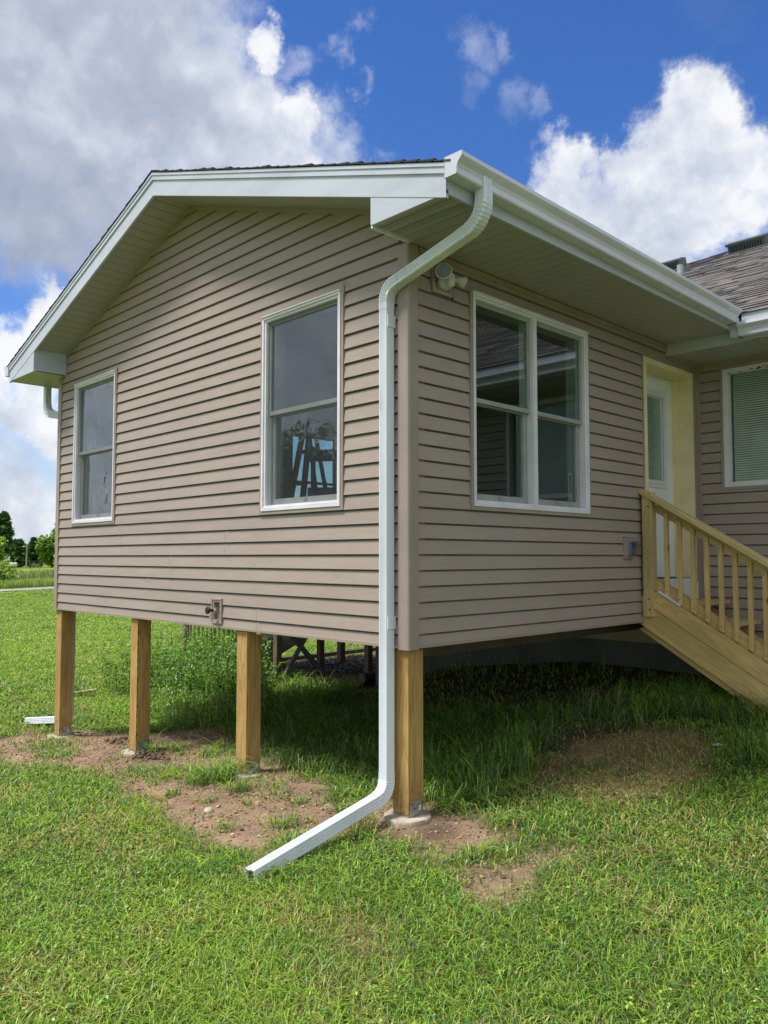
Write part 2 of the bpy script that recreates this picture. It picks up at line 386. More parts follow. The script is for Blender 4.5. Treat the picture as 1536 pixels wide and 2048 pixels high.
M['black'] = mat('black_plastic', (.012, .012, .014), .3, .5, .1, 20)
M['brass'] = mat('brass', (.55, .5, .36), .35, .5, .1, 20, metal=.8)
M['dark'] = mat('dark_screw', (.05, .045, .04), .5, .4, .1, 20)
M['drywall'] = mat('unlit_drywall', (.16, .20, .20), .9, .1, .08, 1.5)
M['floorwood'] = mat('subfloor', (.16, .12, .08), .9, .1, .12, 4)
M['glass'] = glass_mat('window_glass'); M['glassg'] = glass_mat('wavy_window_glass', (.86, .93, .92), 2.5, .30)
def screen_mat():
    m = bpy.data.materials.new('insect_screen'); m.use_nodes = True; t = NT(m.node_tree); t.n.remove(t.n['Principled BSDF'])
    d = t.new('ShaderNodeBsdfDiffuse', ins={0: (.11, .115, .13, 1)}); tr = t.new('ShaderNodeBsdfTransparent')
    g = t.new('ShaderNodeTexCoord').outputs['Object']; n = t.noise(t.new('ShaderNodeMapping', ins={0: g, 3: (9, 9, 1.6)}).outputs[0], 1.2, 3, .5, 1.5)
    mx = t.new('ShaderNodeMixShader', ins={0: .13, 1: tr.outputs[0], 2: d.outputs[0]}); t.l.new(mx.outputs[0], t.n['Material Output'].inputs[0]); return m
M['screen'] = screen_mat()
M['blind'] = mat('blind_slat', (.82, .85, .82), .5, .4, .05, 5)
M['steel'] = mat('grey_roof_vent', (.10, .12, .12), .5, .4, .1, 6)
M['pipe'] = mat('grey_vent_pipe', (.36, .42, .43), .4, .5, .08, 6)
M['label'] = mat('white_label', (.62, .68, .66), .5, .3, .04, 20)
M['paper'] = mat('sticker', (.17, .24, .23), .5, .3, .04, 20)
M['ink'] = mat('sticker_ink', (.012, .02, .02), .5, .3, .04, 20)

# ------------------------------------------------------------------ terrain height
def G(x, y):
    x = np.asarray(x, float); y = np.asarray(y, float)
    b = np.interp(x, [-400,-60,-20,-8,-5.3,-3.55,-1.76,0,3,12], [-1.75,-1.65,-1.6,-1.5,-1.41,-1.28,-1.14,-1.07,-1.0,-.9])
    f = -.03*np.clip(-y, 0, 2)
    Rr = np.interp(x, [-5.4,-4.7,-3.4,-1.4,0,8], [0,.08,.42,.55,.5,.4])
    t = np.clip(y/4.17, 0, 1)
    return b+f+Rr*t**1.25
def g1(x, y): return float(G(x, y))
_lat = rng.random((97, 97))
def vnoise(x, y, s):
    x = np.asarray(x)*s+31.7; y = np.asarray(y)*s+57.3
    xi = np.floor(x).astype(int); yi = np.floor(y).astype(int); fx = x-xi; fy = y-yi
    fx = fx*fx*(3-2*fx); fy = fy*fy*(3-2*fy)
    g = lambda a, b: _lat[a % 97, b % 97]
    return (g(xi, yi)*(1-fx)+g(xi+1, yi)*fx)*(1-fy)+(g(xi, yi+1)*(1-fx)+g(xi+1, yi+1)*fx)*fy
def fbm(x, y, s, o=4):
    v = 0; a = .5; tt = 0
    for i in range(o): v = v+vnoise(x, y, s*2**i)*a; tt += a; a *= .55
    return v/tt

# ------------------------------------------------------------------ the house
house = thing('house', 'taupe vinyl sided house with a new gabled room raised on four wooden posts', 'house', (0, 0, 0))
CO = .1016                                   # clapboard exposure
RX, RS = -2.68, .335                         # ridge of the new room, roof slope
rtop = lambda x: 3.885-abs(x-RX)*RS
rbot = lambda x: 3.700-abs(x-RX)*RS
WL = -5.46

def clip(poly, hp):
    """poly [(u,z)], hp (a,b,c): keep a*u+b*z<=c"""
    out = []; a, b, c = hp
    for i in range(len(poly)):
        p, q = poly[i], poly[(i+1) % len(poly)]
        dp = a*p[0]+b*p[1]-c; dq = a*q[0]+b*q[1]-c
        if dp <= 0: out.append(p)
        if dp*dq < 0:
            t = dp/(dp-dq); out.append((p[0]+t*(q[0]-p[0]), p[1]+t*(q[1]-p[1])))
    return out
PROF = [(0, .0175), (.0885, .0055), (.0905, -.007), (CO, -.007)]
def siding(name, F, u0, u1, z0, z1, holes, planes, parent, label=None, seams=(), phase=0):
    mb = MB()
    k0 = int(math.floor((z0-phase)/CO)); k1 = int(math.ceil((z1-phase)/CO))
    for k in range(k0, k1+1):
        zb = k*CO+phase
        cuts = sorted({z for h in holes for z in (h[1], h[3]) if zb < z < zb+CO} | {zb+q[0] for q in PROF} | {z for z in (z0, z1) if zb < z < zb+CO})
        for a, b in zip(cuts[:-1], cuts[1:]):
            if b-a < 1e-5 or a < z0-1e-6 or b > z1+1e-6: continue
            mid = (a+b)/2
            seg = next((s for s in range(3) if PROF[s][0]-1e-9 <= mid-zb <= PROF[s+1][0]+1e-9), 2)
            (s0, o0), (s1, o1) = PROF[seg], PROF[seg+1]
            off = lambda z: o0+(o1-o0)*(z-zb-s0)/(s1-s0)
            iv = [(u0, u1)]
            for h in holes:
                if h[1] < mid < h[3]:
                    nv = []
                    for (p, q) in iv:
                        if h[0] >= q or h[2] <= p: nv.append((p, q)); continue
                        if h[0] > p: nv.append((p, h[0]))
                        if h[2] < q: nv.append((h[2], q))
                    iv = nv
            for (p, q) in iv:
                poly = [(p, a), (q, a), (q, b), (p, b)]
                for hp in planes:
                    poly = clip(poly, hp)
                    if len(poly) < 3: break
                if len(poly) >= 3: mb.face([F(u, z, off(z)) for u, z in poly])
        # the lip under the course
        if zb >= z0-1e-6 and zb <= z1:
            iv = [(u0, u1)]
            for h in holes:
                if h[1] < zb < h[3]:
                    nv = []
                    for (p, q) in iv:
                        if h[0] >= q or h[2] <= p: nv.append((p, q)); continue
                        if h[0] > p: nv.append((p, h[0]))
                        if h[2] < q: nv.append((h[2], q))
                    iv = nv
            for (p, q) in iv:
                for (a_, b_, c_) in planes:
                    if a_ > 0: q = min(q, (c_-b_*zb)/a_)
                    if a_ < 0: p = max(p, (c_-b_*zb)/a_)
                if q > p: mb.face([F(p, zb, -.007), F(q, zb, -.007), F(q, zb, .0175), F(p, zb, .0175)])
    # overlapping panel ends: a shallow curved step two courses high
    for (u, k) in seams:
        for kk in (k, k+1):
            zb = kk*CO+phase; pts = []
            for i in range(6):
                t = i/5; z = zb+t*.0905; c = -.010*math.sin(math.pi*t*.9)
                pts.append((u+c-.012*t, z, .0175-.012*t))
            for i in range(5):
                (ua, za, na), (ub, zb_, nb) = pts[i], pts[i+1]
                mb.face([F(ua, za, na+.0035), F(ub, zb_, nb+.0035), F(ub+.05, zb_, nb+.0003), F(ua+.05, za, na+.0003)])
                mb.face([F(ua, za, na-.001), F(ub, zb_, nb-.001), F(ub, zb_, nb+.0035), F(ua, za, na+.0035)])
    o = mb.build(name, M['siding'], parent)
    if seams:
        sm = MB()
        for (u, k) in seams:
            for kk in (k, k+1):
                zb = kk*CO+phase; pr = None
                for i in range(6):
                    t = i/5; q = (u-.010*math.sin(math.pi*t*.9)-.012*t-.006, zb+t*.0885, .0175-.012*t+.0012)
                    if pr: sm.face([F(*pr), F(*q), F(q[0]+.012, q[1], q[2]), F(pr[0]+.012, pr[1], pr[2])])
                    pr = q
        sm.build('lap_gap_shadow', M['dark'], o)  # dark strip laid over each panel lap to draw its shadow gap
    if label: o['label'] = label
    return o
def panel(mb, F, u0, u1, z0, z1, holes, n0, n1):
    us = sorted({u0, u1} | {h[i] for h in holes for i in (0, 2)}); zs = sorted({z0, z1} | {h[i] for h in holes for i in (1, 3)})
    for a, b in zip(us[:-1], us[1:]):
        for c, d in zip(zs[:-1], zs[1:]):
            if any(h[0] < (a+b)/2 < h[2] and h[1] < (c+d)/2 < h[3] for h in holes): continue
            fbox(mb, F, (a, c, n0), (b, d, n1))

FG = frame((0, 0, 0), (1, 0, 0), (0, 0, 1), (0, -1, 0))          # gable wall: u = x
FE = frame((0, 0, 0), (0, 1, 0), (0, 0, 1), (1, 0, 0))           # side wall: u = y
FM = frame((0, 4.17, 0), (1, 0, 0), (0, 0, 1), (0, -1, 0))       # old house wall: u = x
FW = frame((WL, 0, 0), (0, 1, 0), (0, 0, 1), (-1, 0, 0))         # hidden far wall of the new room

W1 = (-5.045, .925, -4.035, 2.49); W2 = (-1.578, .915, -.605, 2.48)
W3 = (.600, .915, 2.140, 2.468)
DR = (3.065, .34, 4.10, 2.425)
W4 = (.262, 1.245, 2.25, 2.455)
HB = (-2.235, .048, -2.088, .250)   # hose bib block
LB = (.205, 2.335, .43, 2.52)       # light block
OB = (2.665, .572, 2.83, .765)      # outlet block
roofp = [(RS, 1, 3.72+RS*RX), (-RS, 1, 3.72-RS*RX)]
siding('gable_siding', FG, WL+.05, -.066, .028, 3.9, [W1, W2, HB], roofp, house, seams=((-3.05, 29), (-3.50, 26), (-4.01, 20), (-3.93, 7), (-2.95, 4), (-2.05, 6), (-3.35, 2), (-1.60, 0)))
siding('side_siding', FE, .066, 4.10, .028, 2.612, [W3, DR, LB, OB], [], house)
siding('old_wall_siding', FM, .06, 8.5, -.305, 2.52, [W4], [], house, label='darker older taupe siding beside the blind covered window')
siding('far_side_siding', FW, 0.08, 4.17, .028, 2.612, [(3.12, .93, 4.14, 2.40)], [], house)
# sheathing and interior shell
mb = MB()
panel(mb, FG, WL+.012, -.012, .03, 2.70, [tuple(a for a in (w_[0]+.03, w_[1]+.03, w_[2]-.03, w_[3]-.03)) for w_ in (W1, W2)], -.16, -.006)
mb.prism([FG(WL+.012, 2.7, -.02), FG(-.012, 2.7, -.02), FG(-.012, 2.79, -.02), FG(RX, 3.70, -.02), FG(WL+.012, 2.79, -.02)], (0, .1, 0))
panel(mb, FE, .161, 4.3, .03, 2.70, [(W3[0]+.03, W3[1]+.03, W3[2]-.03, W3[3]-.03), (DR[0]+.05, DR[1]+.05, DR[2]-.05, DR[3]-.05)], -.16, -.006)
panel(mb, FW, .161, 4.17, .03, 2.70, [(3.16, .97, 4.10, 2.36)], -.16, -.006)
mb.box((WL+.17, .17, 2.56), (-.17, 4.16, 2.62)); 
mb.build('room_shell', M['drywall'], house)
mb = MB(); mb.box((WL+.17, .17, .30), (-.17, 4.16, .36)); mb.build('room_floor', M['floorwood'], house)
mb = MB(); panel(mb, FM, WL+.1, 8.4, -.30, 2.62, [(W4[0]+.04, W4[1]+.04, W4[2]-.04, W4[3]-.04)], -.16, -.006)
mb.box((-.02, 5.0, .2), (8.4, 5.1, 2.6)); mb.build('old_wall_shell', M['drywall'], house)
# floor frame: sheathed bottom and beams
mb = MB(); mb.box((WL+.03, .03, .035), (-.03, 4.1, .28)); mb.box((-.46, .2, -.105), (-.32, 4.1, .033))
mb.build('floor_frame', M['timber'], house)
mb = MB()
for a, b in (((WL-.002, -.022, .012), (0.0, -.002, .030)), ((.002, .0, .012), (.022, 3.02, .030))): mb.box(a, b)
mb.build('starter_strip', M['tan'], house)
# corner posts of the siding
def corner_board(x0, y0, z0, z1, sx, sy, name='corner_trim'):
    mb = MB(); w_, t_, e_ = .070, .024, .012
    # L-shaped trim with a rounded nose; sx, sy point outwards
    pts = [(-w_, .0), (-w_, t_), (-.012, t_), (.008, t_), (t_-.006, t_-.004), (t_, .010), (t_, -w_), (0, -w_), (0, 0)]
    poly = [(x0+sx*p[0], y0+sy*p[1], z0) for p in pts]
    mb.prism(poly, (0, 0, z1-z0)); return mb.build(name, M['tan'], house)
corner_board(0, 0, .005, 2.612, 1, -1)
corner_board(WL, 0, .005, 2.612, -1, -1)
mb = MB(); mb.box((.0, 4.075, -.30), (.028, 4.150, 2.512)); mb.box((.0, 4.146, -.30), (.062, 4.172, 2.512)); mb.build('corner_trim', M['tan'], house)
# frieze channel under the rake soffit and under the eaves
mb = MB()
for s in (-1, 1):
    xe = -.0 if s > 0 else WL
    mb.prism([(RX, -.018, 3.745), (xe, -.018, 3.745-abs(xe-RX)*RS), (xe, -.018, 3.690-abs(xe-RX)*RS), (RX, -.018, 3.690)], (0, .02, 0))
mb.box((.004, .09, 2.575), (.022, 3.54, 2.611)); mb.box((.004, 3.545, 2.475), (.022, 4.14, 2.511)); mb.box((.06, 4.148, 2.475), (8.5, 4.166, 2.511))
mb.build('frieze_channel', M['tan'], house)

# ---- eaves: rake boards, boxes, soffits
YF = -.377
mb = MB()
XR, XL = .655, -5.99
for s, xe in ((1, XR), (-1, XL)):
    mb.prism([(RX, YF, rtop(RX)), (xe, YF, rtop(xe)), (xe, YF, rbot(xe)), (RX, YF, rbot(RX))], (0, .02, 0))
rake = mb.build('rake_fascia', M['fascia'], house)
mb = MB()
for s, xe in ((1, XR), (-1, XL)):
    mb.prism([(RX, YF-.010, rtop(RX)+.004), (xe, YF-.010, rtop(xe)+.004), (xe, YF-.010, rtop(xe)-.050), (RX, YF-.010, rtop(RX)-.050)], (0, .012, 0))
    mb.prism([(RX, YF-.016, rtop(RX)+.010), (xe, YF-.016, rtop(xe)+.010), (xe, YF-.016, rtop(xe)-.012), (RX, YF-.016, rtop(RX)-.012)], (0, .0055, 0))
mb.build('drip_edge', M['fascia'], rake)
ZS = 2.610
mb = MB()   # right eave box front and left eave box
mb.prism([(.043, YF+.003, ZS), (XR, YF+.003, ZS), (XR, YF+.003, rbot(.6)+.03), (.043, YF+.003, rbot(.043)+.03)], (0, .015, 0))
mb.prism([(-5.29, YF+.003, ZS), (XL, YF+.003, ZS), (XL, YF+.003, rbot(-5.9)+.03), (-5.29, YF+.003, rbot(-5.29)+.03)], (0, .015, 0))
mb.box((.043, YF+.018, ZS), (.058, -.0, 2.84))
mb.box((-5.305, YF+.018, ZS), (-5.29, -.0, 2.88))
mb.box((-5.291, YF+.003, ZS), (-5.286, YF+.035, 2.83)); mb.box((-5.289, YF+.04, ZS+.112), (-5.287, -.015, ZS+.116))
mb.box((-5.2895, -.03, ZS), (-5.284, -.02, 2.86))
mb.build('eave_box', M['fascia'], house)
mb = MB()
mb.box((XR-.012, YF+.02, ZS-.004), (XR+.006, 3.50, 2.80)); mb.box((XL-.006, YF+.02, ZS-.004), (XL+.012, 4.6, 2.80))
mb.build('eave_fascia', M['fascia'], house)
mb = MB()
mb.box((.03, YF+.021, ZS+.001), (XR-.012, 3.545, ZS+.010)); mb.box((XL+.012, YF+.021, ZS+.001), (WL-.0, 4.4, ZS+.010)); mb.box((WL, YF+.021, ZS+.001), (-5.29, -.02, ZS+.010))
sf = mb.build('eave_soffit', M['soffy'], house)
ML = mat('soffit_louvre', (.16, .17, .12), .6)
for j in range(2):   # perforated vent panels near the corner: rows of small louvres
    mb = MB()
    for i in range(26):
        for k in range(6):
            x = .06+.023*i; y = YF+.045+j*.1016+k*.014
            mb.face([(x, y, ZS-.0006), (x+.012, y+.004, ZS-.0006), (x+.012, y+.009, ZS-.0006), (x, y+.005, ZS-.0006)])
    mb.build('soffit_vent', ML, sf)
mb = MB()
mb.box((.03, YF+.02, ZS-.012), (.043, -.03, ZS+.004)); mb.build('soffit_channel', M['winwhite'], sf)
mb = MB()   # sloping soffit under the rake
for xe in (.043, -5.29):
    a, b = (RX, rbot(RX)+.028), (xe, rbot(xe)+.028)
    mb.prism([(a[0], YF+.02, a[1]), (b[0], YF+.02, b[1]), (b[0], YF+.02, b[1]+.008), (a[0], YF+.02, a[1]+.008)], (0, -YF-.018, 0))
mb.build('rake_soffit', M['soffx'], house)
# main house eave
mb = MB(); mb.box((.02, 3.56, 2.511), (8.6, 4.165, 2.519)); mb.build('old_eave_soffit', M['soffx'], house)
mb = MB(); mb.box((.0, 3.546, 2.509), (.80, 3.560, 2.62)); mb.box((.66, 3.44, 2.535), (.74, 3.545, 2.70)); mb.box((.74, 3.515, 2.509), (8.6, 3.53, 2.64)); mb.build('eave_step', M['fascia'], house)
mb = MB(); mb.box((.765, 3.435, 2.63), (8.6, 3.455, 2.742)); mb.build('gutter_apron', M['fascia'], house)

# ---- K-style gutters
def gutter(name, F, L, z0, z1, parent, ends=(True, True)):
    """F(u along, v up, n out)"""
    prof = [(0, .120), (0, 0), (.078, 0), (.084, .008), (.084, .040), (.092, .062), (.112, .082), (.122, .094), (.122, .118), (.112, .121), (.112, .114)]
    mb = MB(); n = len(prof); th = .0022
    nseg = 8
    def drop(u): return z0+(z1-z0)*u/L
    for i in range(n-1):
        (a, b), (c, d) = prof[i], prof[i+1]
        l = math.hypot(c-a, d-b); nx, nz = (b-d)/l*th, (c-a)/l*th
        for sgn in (0, 1):
            for s in range(nseg):
                ua, ub = L*s/nseg, L*(s+1)/nseg
                mb.face([F(ua, drop(ua)+b+nz*sgn, a+nx*sgn), F(ub, drop(ub)+b+nz*sgn, a+nx*sgn), F(ub, drop(ub)+d+nz*sgn, c+nx*sgn), F(ua, drop(ua)+d+nz*sgn, c+nx*sgn)])
    for k, u in enumerate((0, L)):
        if ends[k]:
            du = -.003 if k == 0 else .003
            mb.prism([F(u, drop(u)+b, a) for a, b in prof[:9]], F(du, 0, 0)-F(0, 0, 0))
            for i in range(1, 9):
                (a, b), (c, d) = prof[i-1], prof[i]
                mb.prism([F(u+du*1.6, drop(u)+b, a), F(u+du*1.6, drop(u)+d, c), F(u-du*4, drop(u)+d, c), F(u-du*4, drop(u)+b, a)], (F(0, .0, .003)-F(0, 0, 0)) if i > 1 else (F(0, 0, -.003)-F(0, 0, 0)))
    return mb.build(name, M['gutter'], parent)
FR_ = frame((XR+.007, -.392, 0), (0, 1, 0), (0, 0, 1), (1, 0, 0)); gutter('gutter', FR_, 3.78, 2.682, 2.640, house)
FL_ = frame((XL-.007, -.392, 0), (0, 1, 0), (0, 0, 1), (-1, 0, 0)); gutter('gutter', FL_, 4.9, 2.672, 2.66, house)
FO_ = frame((.74, 3.513, 0), (1, 0, 0), (0, 0, 1), (0, -1, 0)); gutter('gutter', FO_, 7.8, 2.530, 2.530, house)
mb = MB()
for i in range(7): y = .25+i*.5; mb.box((XR+.012, y, 2.795-.011*i*.5), (XR+.118, y+.022, 2.800-.011*i*.5))
mb.build('gutter_hanger', M['gutter'], house)

# ---- roofs
def shingles(name, O, du, ds, nrm, L, S, parent, inside=None, ex=.127, w0=.12, w1=.34, col=(.022, .020, .021), ths=(.006, .008, .014, .016)):
    """O eave start, du along the eave, ds up the slope; each tab its own slightly raised slab"""
    V = []; F = []; Cc = []; r_ = random.Random(5)
    O, du, ds, nrm = Vector(O), Vector(du), Vector(ds), Vector(nrm)
    rows = int(S/ex)+1
    for j in range(rows):
        u = -.02-r_.random()*.2; s0 = j*ex-.012; s1 = min(S, s0+ex*1.12)
        while u < L:
            wd = r_.uniform(w0, w1); a = max(u, 0); b = min(u+wd, L); u += wd
            if b-a < .01: continue
            if inside and not inside(O+du*((a+b)/2)+ds*((s0+s1)/2)): continue
            th = r_.choice(ths); k = r_.uniform(.62, 1.4); rd = r_.uniform(.9, 1.14)
            s0_ = s0+r_.uniform(-.003, .003)
            q = [O+du*a+ds*s0_, O+du*b+ds*s0_, O+du*b+ds*s1, O+du*a+ds*s1]
            i = len(V)
            V += [q[0], q[1], q[2], q[3], q[0]+nrm*(th+.004), q[1]+nrm*(th+.004), q[2]+nrm*.005, q[3]+nrm*.005]
            V += [V[i], V[i+1], V[i+5], V[i+4]]
            Cc += [(col[0]*k*rd, col[1]*k, col[2]*k)]*8+[(col[0]*.6, col[1]*.6, col[2]*.6)]*4  # riser faces coloured darker, standing in for the shadow line under each tab
            F += [(i+4, i+5, i+6, i+7), (i+8, i+9, i+10, i+11), (i+1, i+2, i+6, i+5), (i+3, i, i+4, i+7)]
    return npmesh(name, np.array([tuple(v) for v in V]), [np.array(F)], M['shingle'], parent, np.array(Cc))
c_, s_ = 1/math.hypot(1, RS), RS/math.hypot(1, RS)
Sl = (XR+.03-RX)/c_
mb = MB()
for s, xe in ((1, XR+.02), (-1, XL-.02)):
    mb.prism([(RX, YF-.004, rtop(RX)+.002), (xe, YF-.004, rtop(xe)+.002), (xe, YF-.004, rtop(xe)+.014), (RX, YF-.004, rtop(RX)+.014)], (0, 6.6, 0))
roof = mb.build('roof', M['shingle_edge'], house)
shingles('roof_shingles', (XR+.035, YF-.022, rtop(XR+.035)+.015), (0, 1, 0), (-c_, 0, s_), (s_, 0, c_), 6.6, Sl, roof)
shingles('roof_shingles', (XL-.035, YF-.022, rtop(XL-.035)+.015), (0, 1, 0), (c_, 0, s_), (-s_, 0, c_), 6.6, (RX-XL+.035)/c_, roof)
mb = MB()
for i in range(28): mb.prism([(RX-.13, YF-.02+i*.24, 3.885-.13*RS+.024+.008), (RX, YF-.02+i*.24, 3.885+.034), (RX+.13, YF-.02+i*.24, 3.885-.13*RS+.032), (RX+.13, YF-.02+i*.24, 3.885-.13*RS+.018), (RX, YF-.02+i*.24, 3.885+.018), (RX-.13, YF-.02+i*.24, 3.885-.13*RS+.018)], (0, .28, -.006))
mb.build('ridge_cap', M['shingle_edge'], roof)
# old roof: slope 1:2, its left edge a hip
OS = .5; co, so_ = 1/math.hypot(1, OS), OS/math.hypot(1, OS)
hipx = lambda y: -2.04+(y-8.0)/.508
oz = lambda y: 2.74+OS*(y-3.45)
mb = MB(); mb.prism([(hipx(3.45) if False else -9.0, 3.45+1.05, oz(4.5)-.02), (.72, 3.45, oz(3.45)-.02), (9, 3.45, oz(3.45)-.02), (9, 11.2, oz(11.2)-.02), (hipx(11.2), 11.2, oz(11.2)-.02)], (0, 0, -.05))
ro = mb.build('old_roof', M['shingle_edge'], house)
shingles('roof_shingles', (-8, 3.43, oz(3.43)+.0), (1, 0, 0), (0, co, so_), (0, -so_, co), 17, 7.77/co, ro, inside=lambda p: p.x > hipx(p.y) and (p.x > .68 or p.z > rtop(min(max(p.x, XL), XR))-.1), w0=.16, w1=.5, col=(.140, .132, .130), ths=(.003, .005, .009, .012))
mb = MB()
n = 40
for i in range(n):
    y0 = 4.6+i*.166; y1 = y0+.18
    p0 = Vector((hipx(y0), y0, oz(y0))); p1 = Vector((hipx(y1), y1, oz(y1))); 
    mb.prism([p0+Vector((-.11, 0, -.02)), p0+Vector((0, 0, .03)), p0+Vector((.13, 0, .022)), p0+Vector((.13, 0, .008)), p0+Vector((-.11, 0, -.04))], p1-p0+Vector((0, 0, -.006)))
mb.build('hip_cap', M['shingle_edge'], ro)
# other slope behind the hip so the roof is closed from the side
mb = MB(); mb.face([(-9, 4.5, oz(4.5)-.03), (hipx(11.2), 11.2, oz(11.2)-.03), (-9, 11.2, oz(4.5)-.03)]); mb.face([(hipx(11.2), 11.2, oz(11.2)-.03), (9, 11.2, oz(11.2)-.03), (9, 18.5, 2.7), (-9, 18.5, 2.7), (-9, 11.2, oz(4.5)-.03)]); mb.build('back_slope', M['shingle_edge'], ro)
mb = MB(); mb.box((8.4, 4.17, -1.0), (8.5, 17.8, 2.7)); mb.box((-4.60, 17.7, -1.5), (8.4, 17.8, 2.7)); mb.box((-4.72, 4.19, -.30), (-4.60, 17.8, 2.7)); mb.build('old_wall', M['tan'], house)
mb = MB(); mb.box((-4.68, 4.20, -1.7), (8.4, 4.40, -.302)); mb.box((-4.68, 4.40, -1.7), (-4.5, 17.7, -.302)); mb.build('foundation', M['foundation'], house)
mb = MB(); mb.box((WL+.1, 4.16, -.30), (-.03, 4.19, .04)); mb.build('band_board', M['tan'], house)

# ---- windows
def jtrim(F, w_, parent):
    mb = MB(); ring(mb, F, w_[0], w_[1], w_[2], w_[3], .026, -.004, .024); return mb.build('siding_channel', M['tan'], parent)
def sashes(F, u0, z0, u1, z1, win, gm, lite=True):
    zm = z0+(z1-z0)*.497
    mb = MB(); ring(mb, F, u0, zm-.014, u1, z1, .030, -.030, -.010, .032); mb.build('upper_sash', M['sash'], win)
    mb = MB(); ring(mb, F, u0+.012, z0, u1-.012, zm+.012, .036, -.072, -.040, .05); 
    um = (u0+u1)/2; mb.mi = 0; fbox(mb, F, (um-.02, z0+.03, -.040), (um+.02, z0+.044, -.030))
    mb.build('lower_sash', M['sash'], win)
    mb = MB(); fbox(mb, F, (u0+.028, zm+.016, -.024), (u1-.028, z1-.028, -.021)); mb.build('glass_pane', gm, win)
    mb = MB(); fbox(mb, F, (u0+.046, z0+.048, -.060), (u1-.046, zm-.022, -.057)); mb.build('glass_pane', gm, win)
def window(F, w_, units, label, gm):
    i = .026; u0, z0, u1, z1 = w_[0]+i, w_[1]+i, w_[2]-i, w_[3]-i
    mb = MB(); ring(mb, F, u0, z0, u1, z1, .020, -.05, .030, .026); ring(mb, F, u0+.018, z0+.022, u1-.018, z1-.018, .022, -.11, .019)
    fbox(mb, F, (u0-.004, z1-.002, .0), (u1+.004, z1+.006, .040))       # head drip cap
    spans = []; W_ = (u1-u0-.08)/units
    a0, a1 = u0+.038, u1-.038
    if units == 2:
        um = (u0+u1)/2; fbox(mb, F, (um-.026, z0+.026, -.11), (um+.026, z1-.02, .022)); fbox(mb, F, (um-.016, z0+.01, .022), (um+.016, z1-.02, .028)); spans = [(a0, um-.026), (um+.026, a1)]
    else: spans = [(a0, a1)]
    win = mb.build('window', M['winwhite'], house, bevel=.002); win['label'] = label
    for (a, b) in spans: sashes(F, a, z0+.044, b, z1-.038, win, gm)
    jtrim(F, w_, win)
    if gm is M['glassg']:
        mb = MB(); fbox(mb, F, (u0+.04, z0+.045, -.004), (u1-.04, z1-.038, -.002)); mb.build('insect_screen', M['screen'], win)
    mb = MB(); ring(mb, F, u0+.038, z0+.042, u1-.038, z1-.038, .006, -.16, -.074); mb.build('jamb_liner', M['sash'], win)
    return win
window(FG, W1, 1, 'double hung window at the left end of the gable wall', M['glassg'])
w2 = window(FG, W2, 1, 'double hung window near the downspout with a ladder behind its lower pane', M['glassg'])
w3 = window(FE, W3, 2, 'twin double hung window on the side wall under the eave', M['glass'])
wf = window(FW, (3.12, .93, 4.14, 2.40), 1, 'window in the far wall of the new room', M['glass'])
# corner of the flashing sticking up beside the gable windows
mb = MB()
for w_ in (W1, W2): mb.prism([FG(w_[2]-.018, w_[3]-.03, .020), FG(w_[2]+.004, w_[3]+.052, .022), FG(w_[2]+.006, w_[3]-.06, .020)], (0, -.004, 0))
mb.build('flashing_tab', M['tan'], house)
# stickers on the twin window
def text(name, s, size, m, parent, mtx, ext=.0006):
    cu = bpy.data.curves.new(name, 'FONT'); cu.body = s; cu.size = size; cu.extrude = ext; cu.align_x = 'LEFT'; cu.align_y = 'CENTER'; cu.offset = size*.02
    o = bpy.data.objects.new(name, cu); C.objects.link(o); o.data.materials.append(m); 
    dg = bpy.context.evaluated_depsgraph_get(); me = bpy.data.meshes.new_from_object(o.evaluated_get(dg)); bpy.data.objects.remove(o)
    o = bpy.data.objects.new(name, me); link(o, parent); o.matrix_world = mtx; return o
mb = MB(); fbox(mb, FE, (1.925, .985, -.0555), (1.980, 1.27, -.0545)); stk = mb.build('window_sticker', M['paper'], w3)
mtx = Matrix.Translation((-.0535, 2.0115, 1.252)) @ Matrix(((0, 0, 1, 0), (0, 1, 0, 0), (-1, 0, 0, 0), (0, 0, 0, 1)))
mtx = Matrix.Translation((-.0535, 1.9525, 1.250)) @ Matrix(((0, 0, 1, 0), (0, 1, 0, 0), (-1, 0, 0, 0), (0, 0, 0, 1)))
tx = text('sticker_text', 'MARVIN', .040, M['ink'], w3, mtx)
mb = MB(); 
for i in range(16):
    t0, t1 = 2*math.pi*i/16, 2*math.pi*(i+1)/16; f = lambda t, r: FE(1.9525+math.cos(t)*r*.8, 1.052+math.sin(t)*r, -.0535)
    mb.face([f(t0, .017), f(t1, .017), f(t1, .011), f(t0, .011)])
mb.build('sticker_logo', M['ink'], w3)
mb = MB()
for (a, b, c, d) in ((1.44, 2.05, 1.52, 2.17), (1.44, 1.40, 1.50, 1.50), (1.44, 1.13, 1.52, 1.20), (1.53, 1.15, 1.545, 1.22)): fbox(mb, FE, (a, b, -.115), (c, d, -.112))
mb.build('window_note', M['paper'], w3)
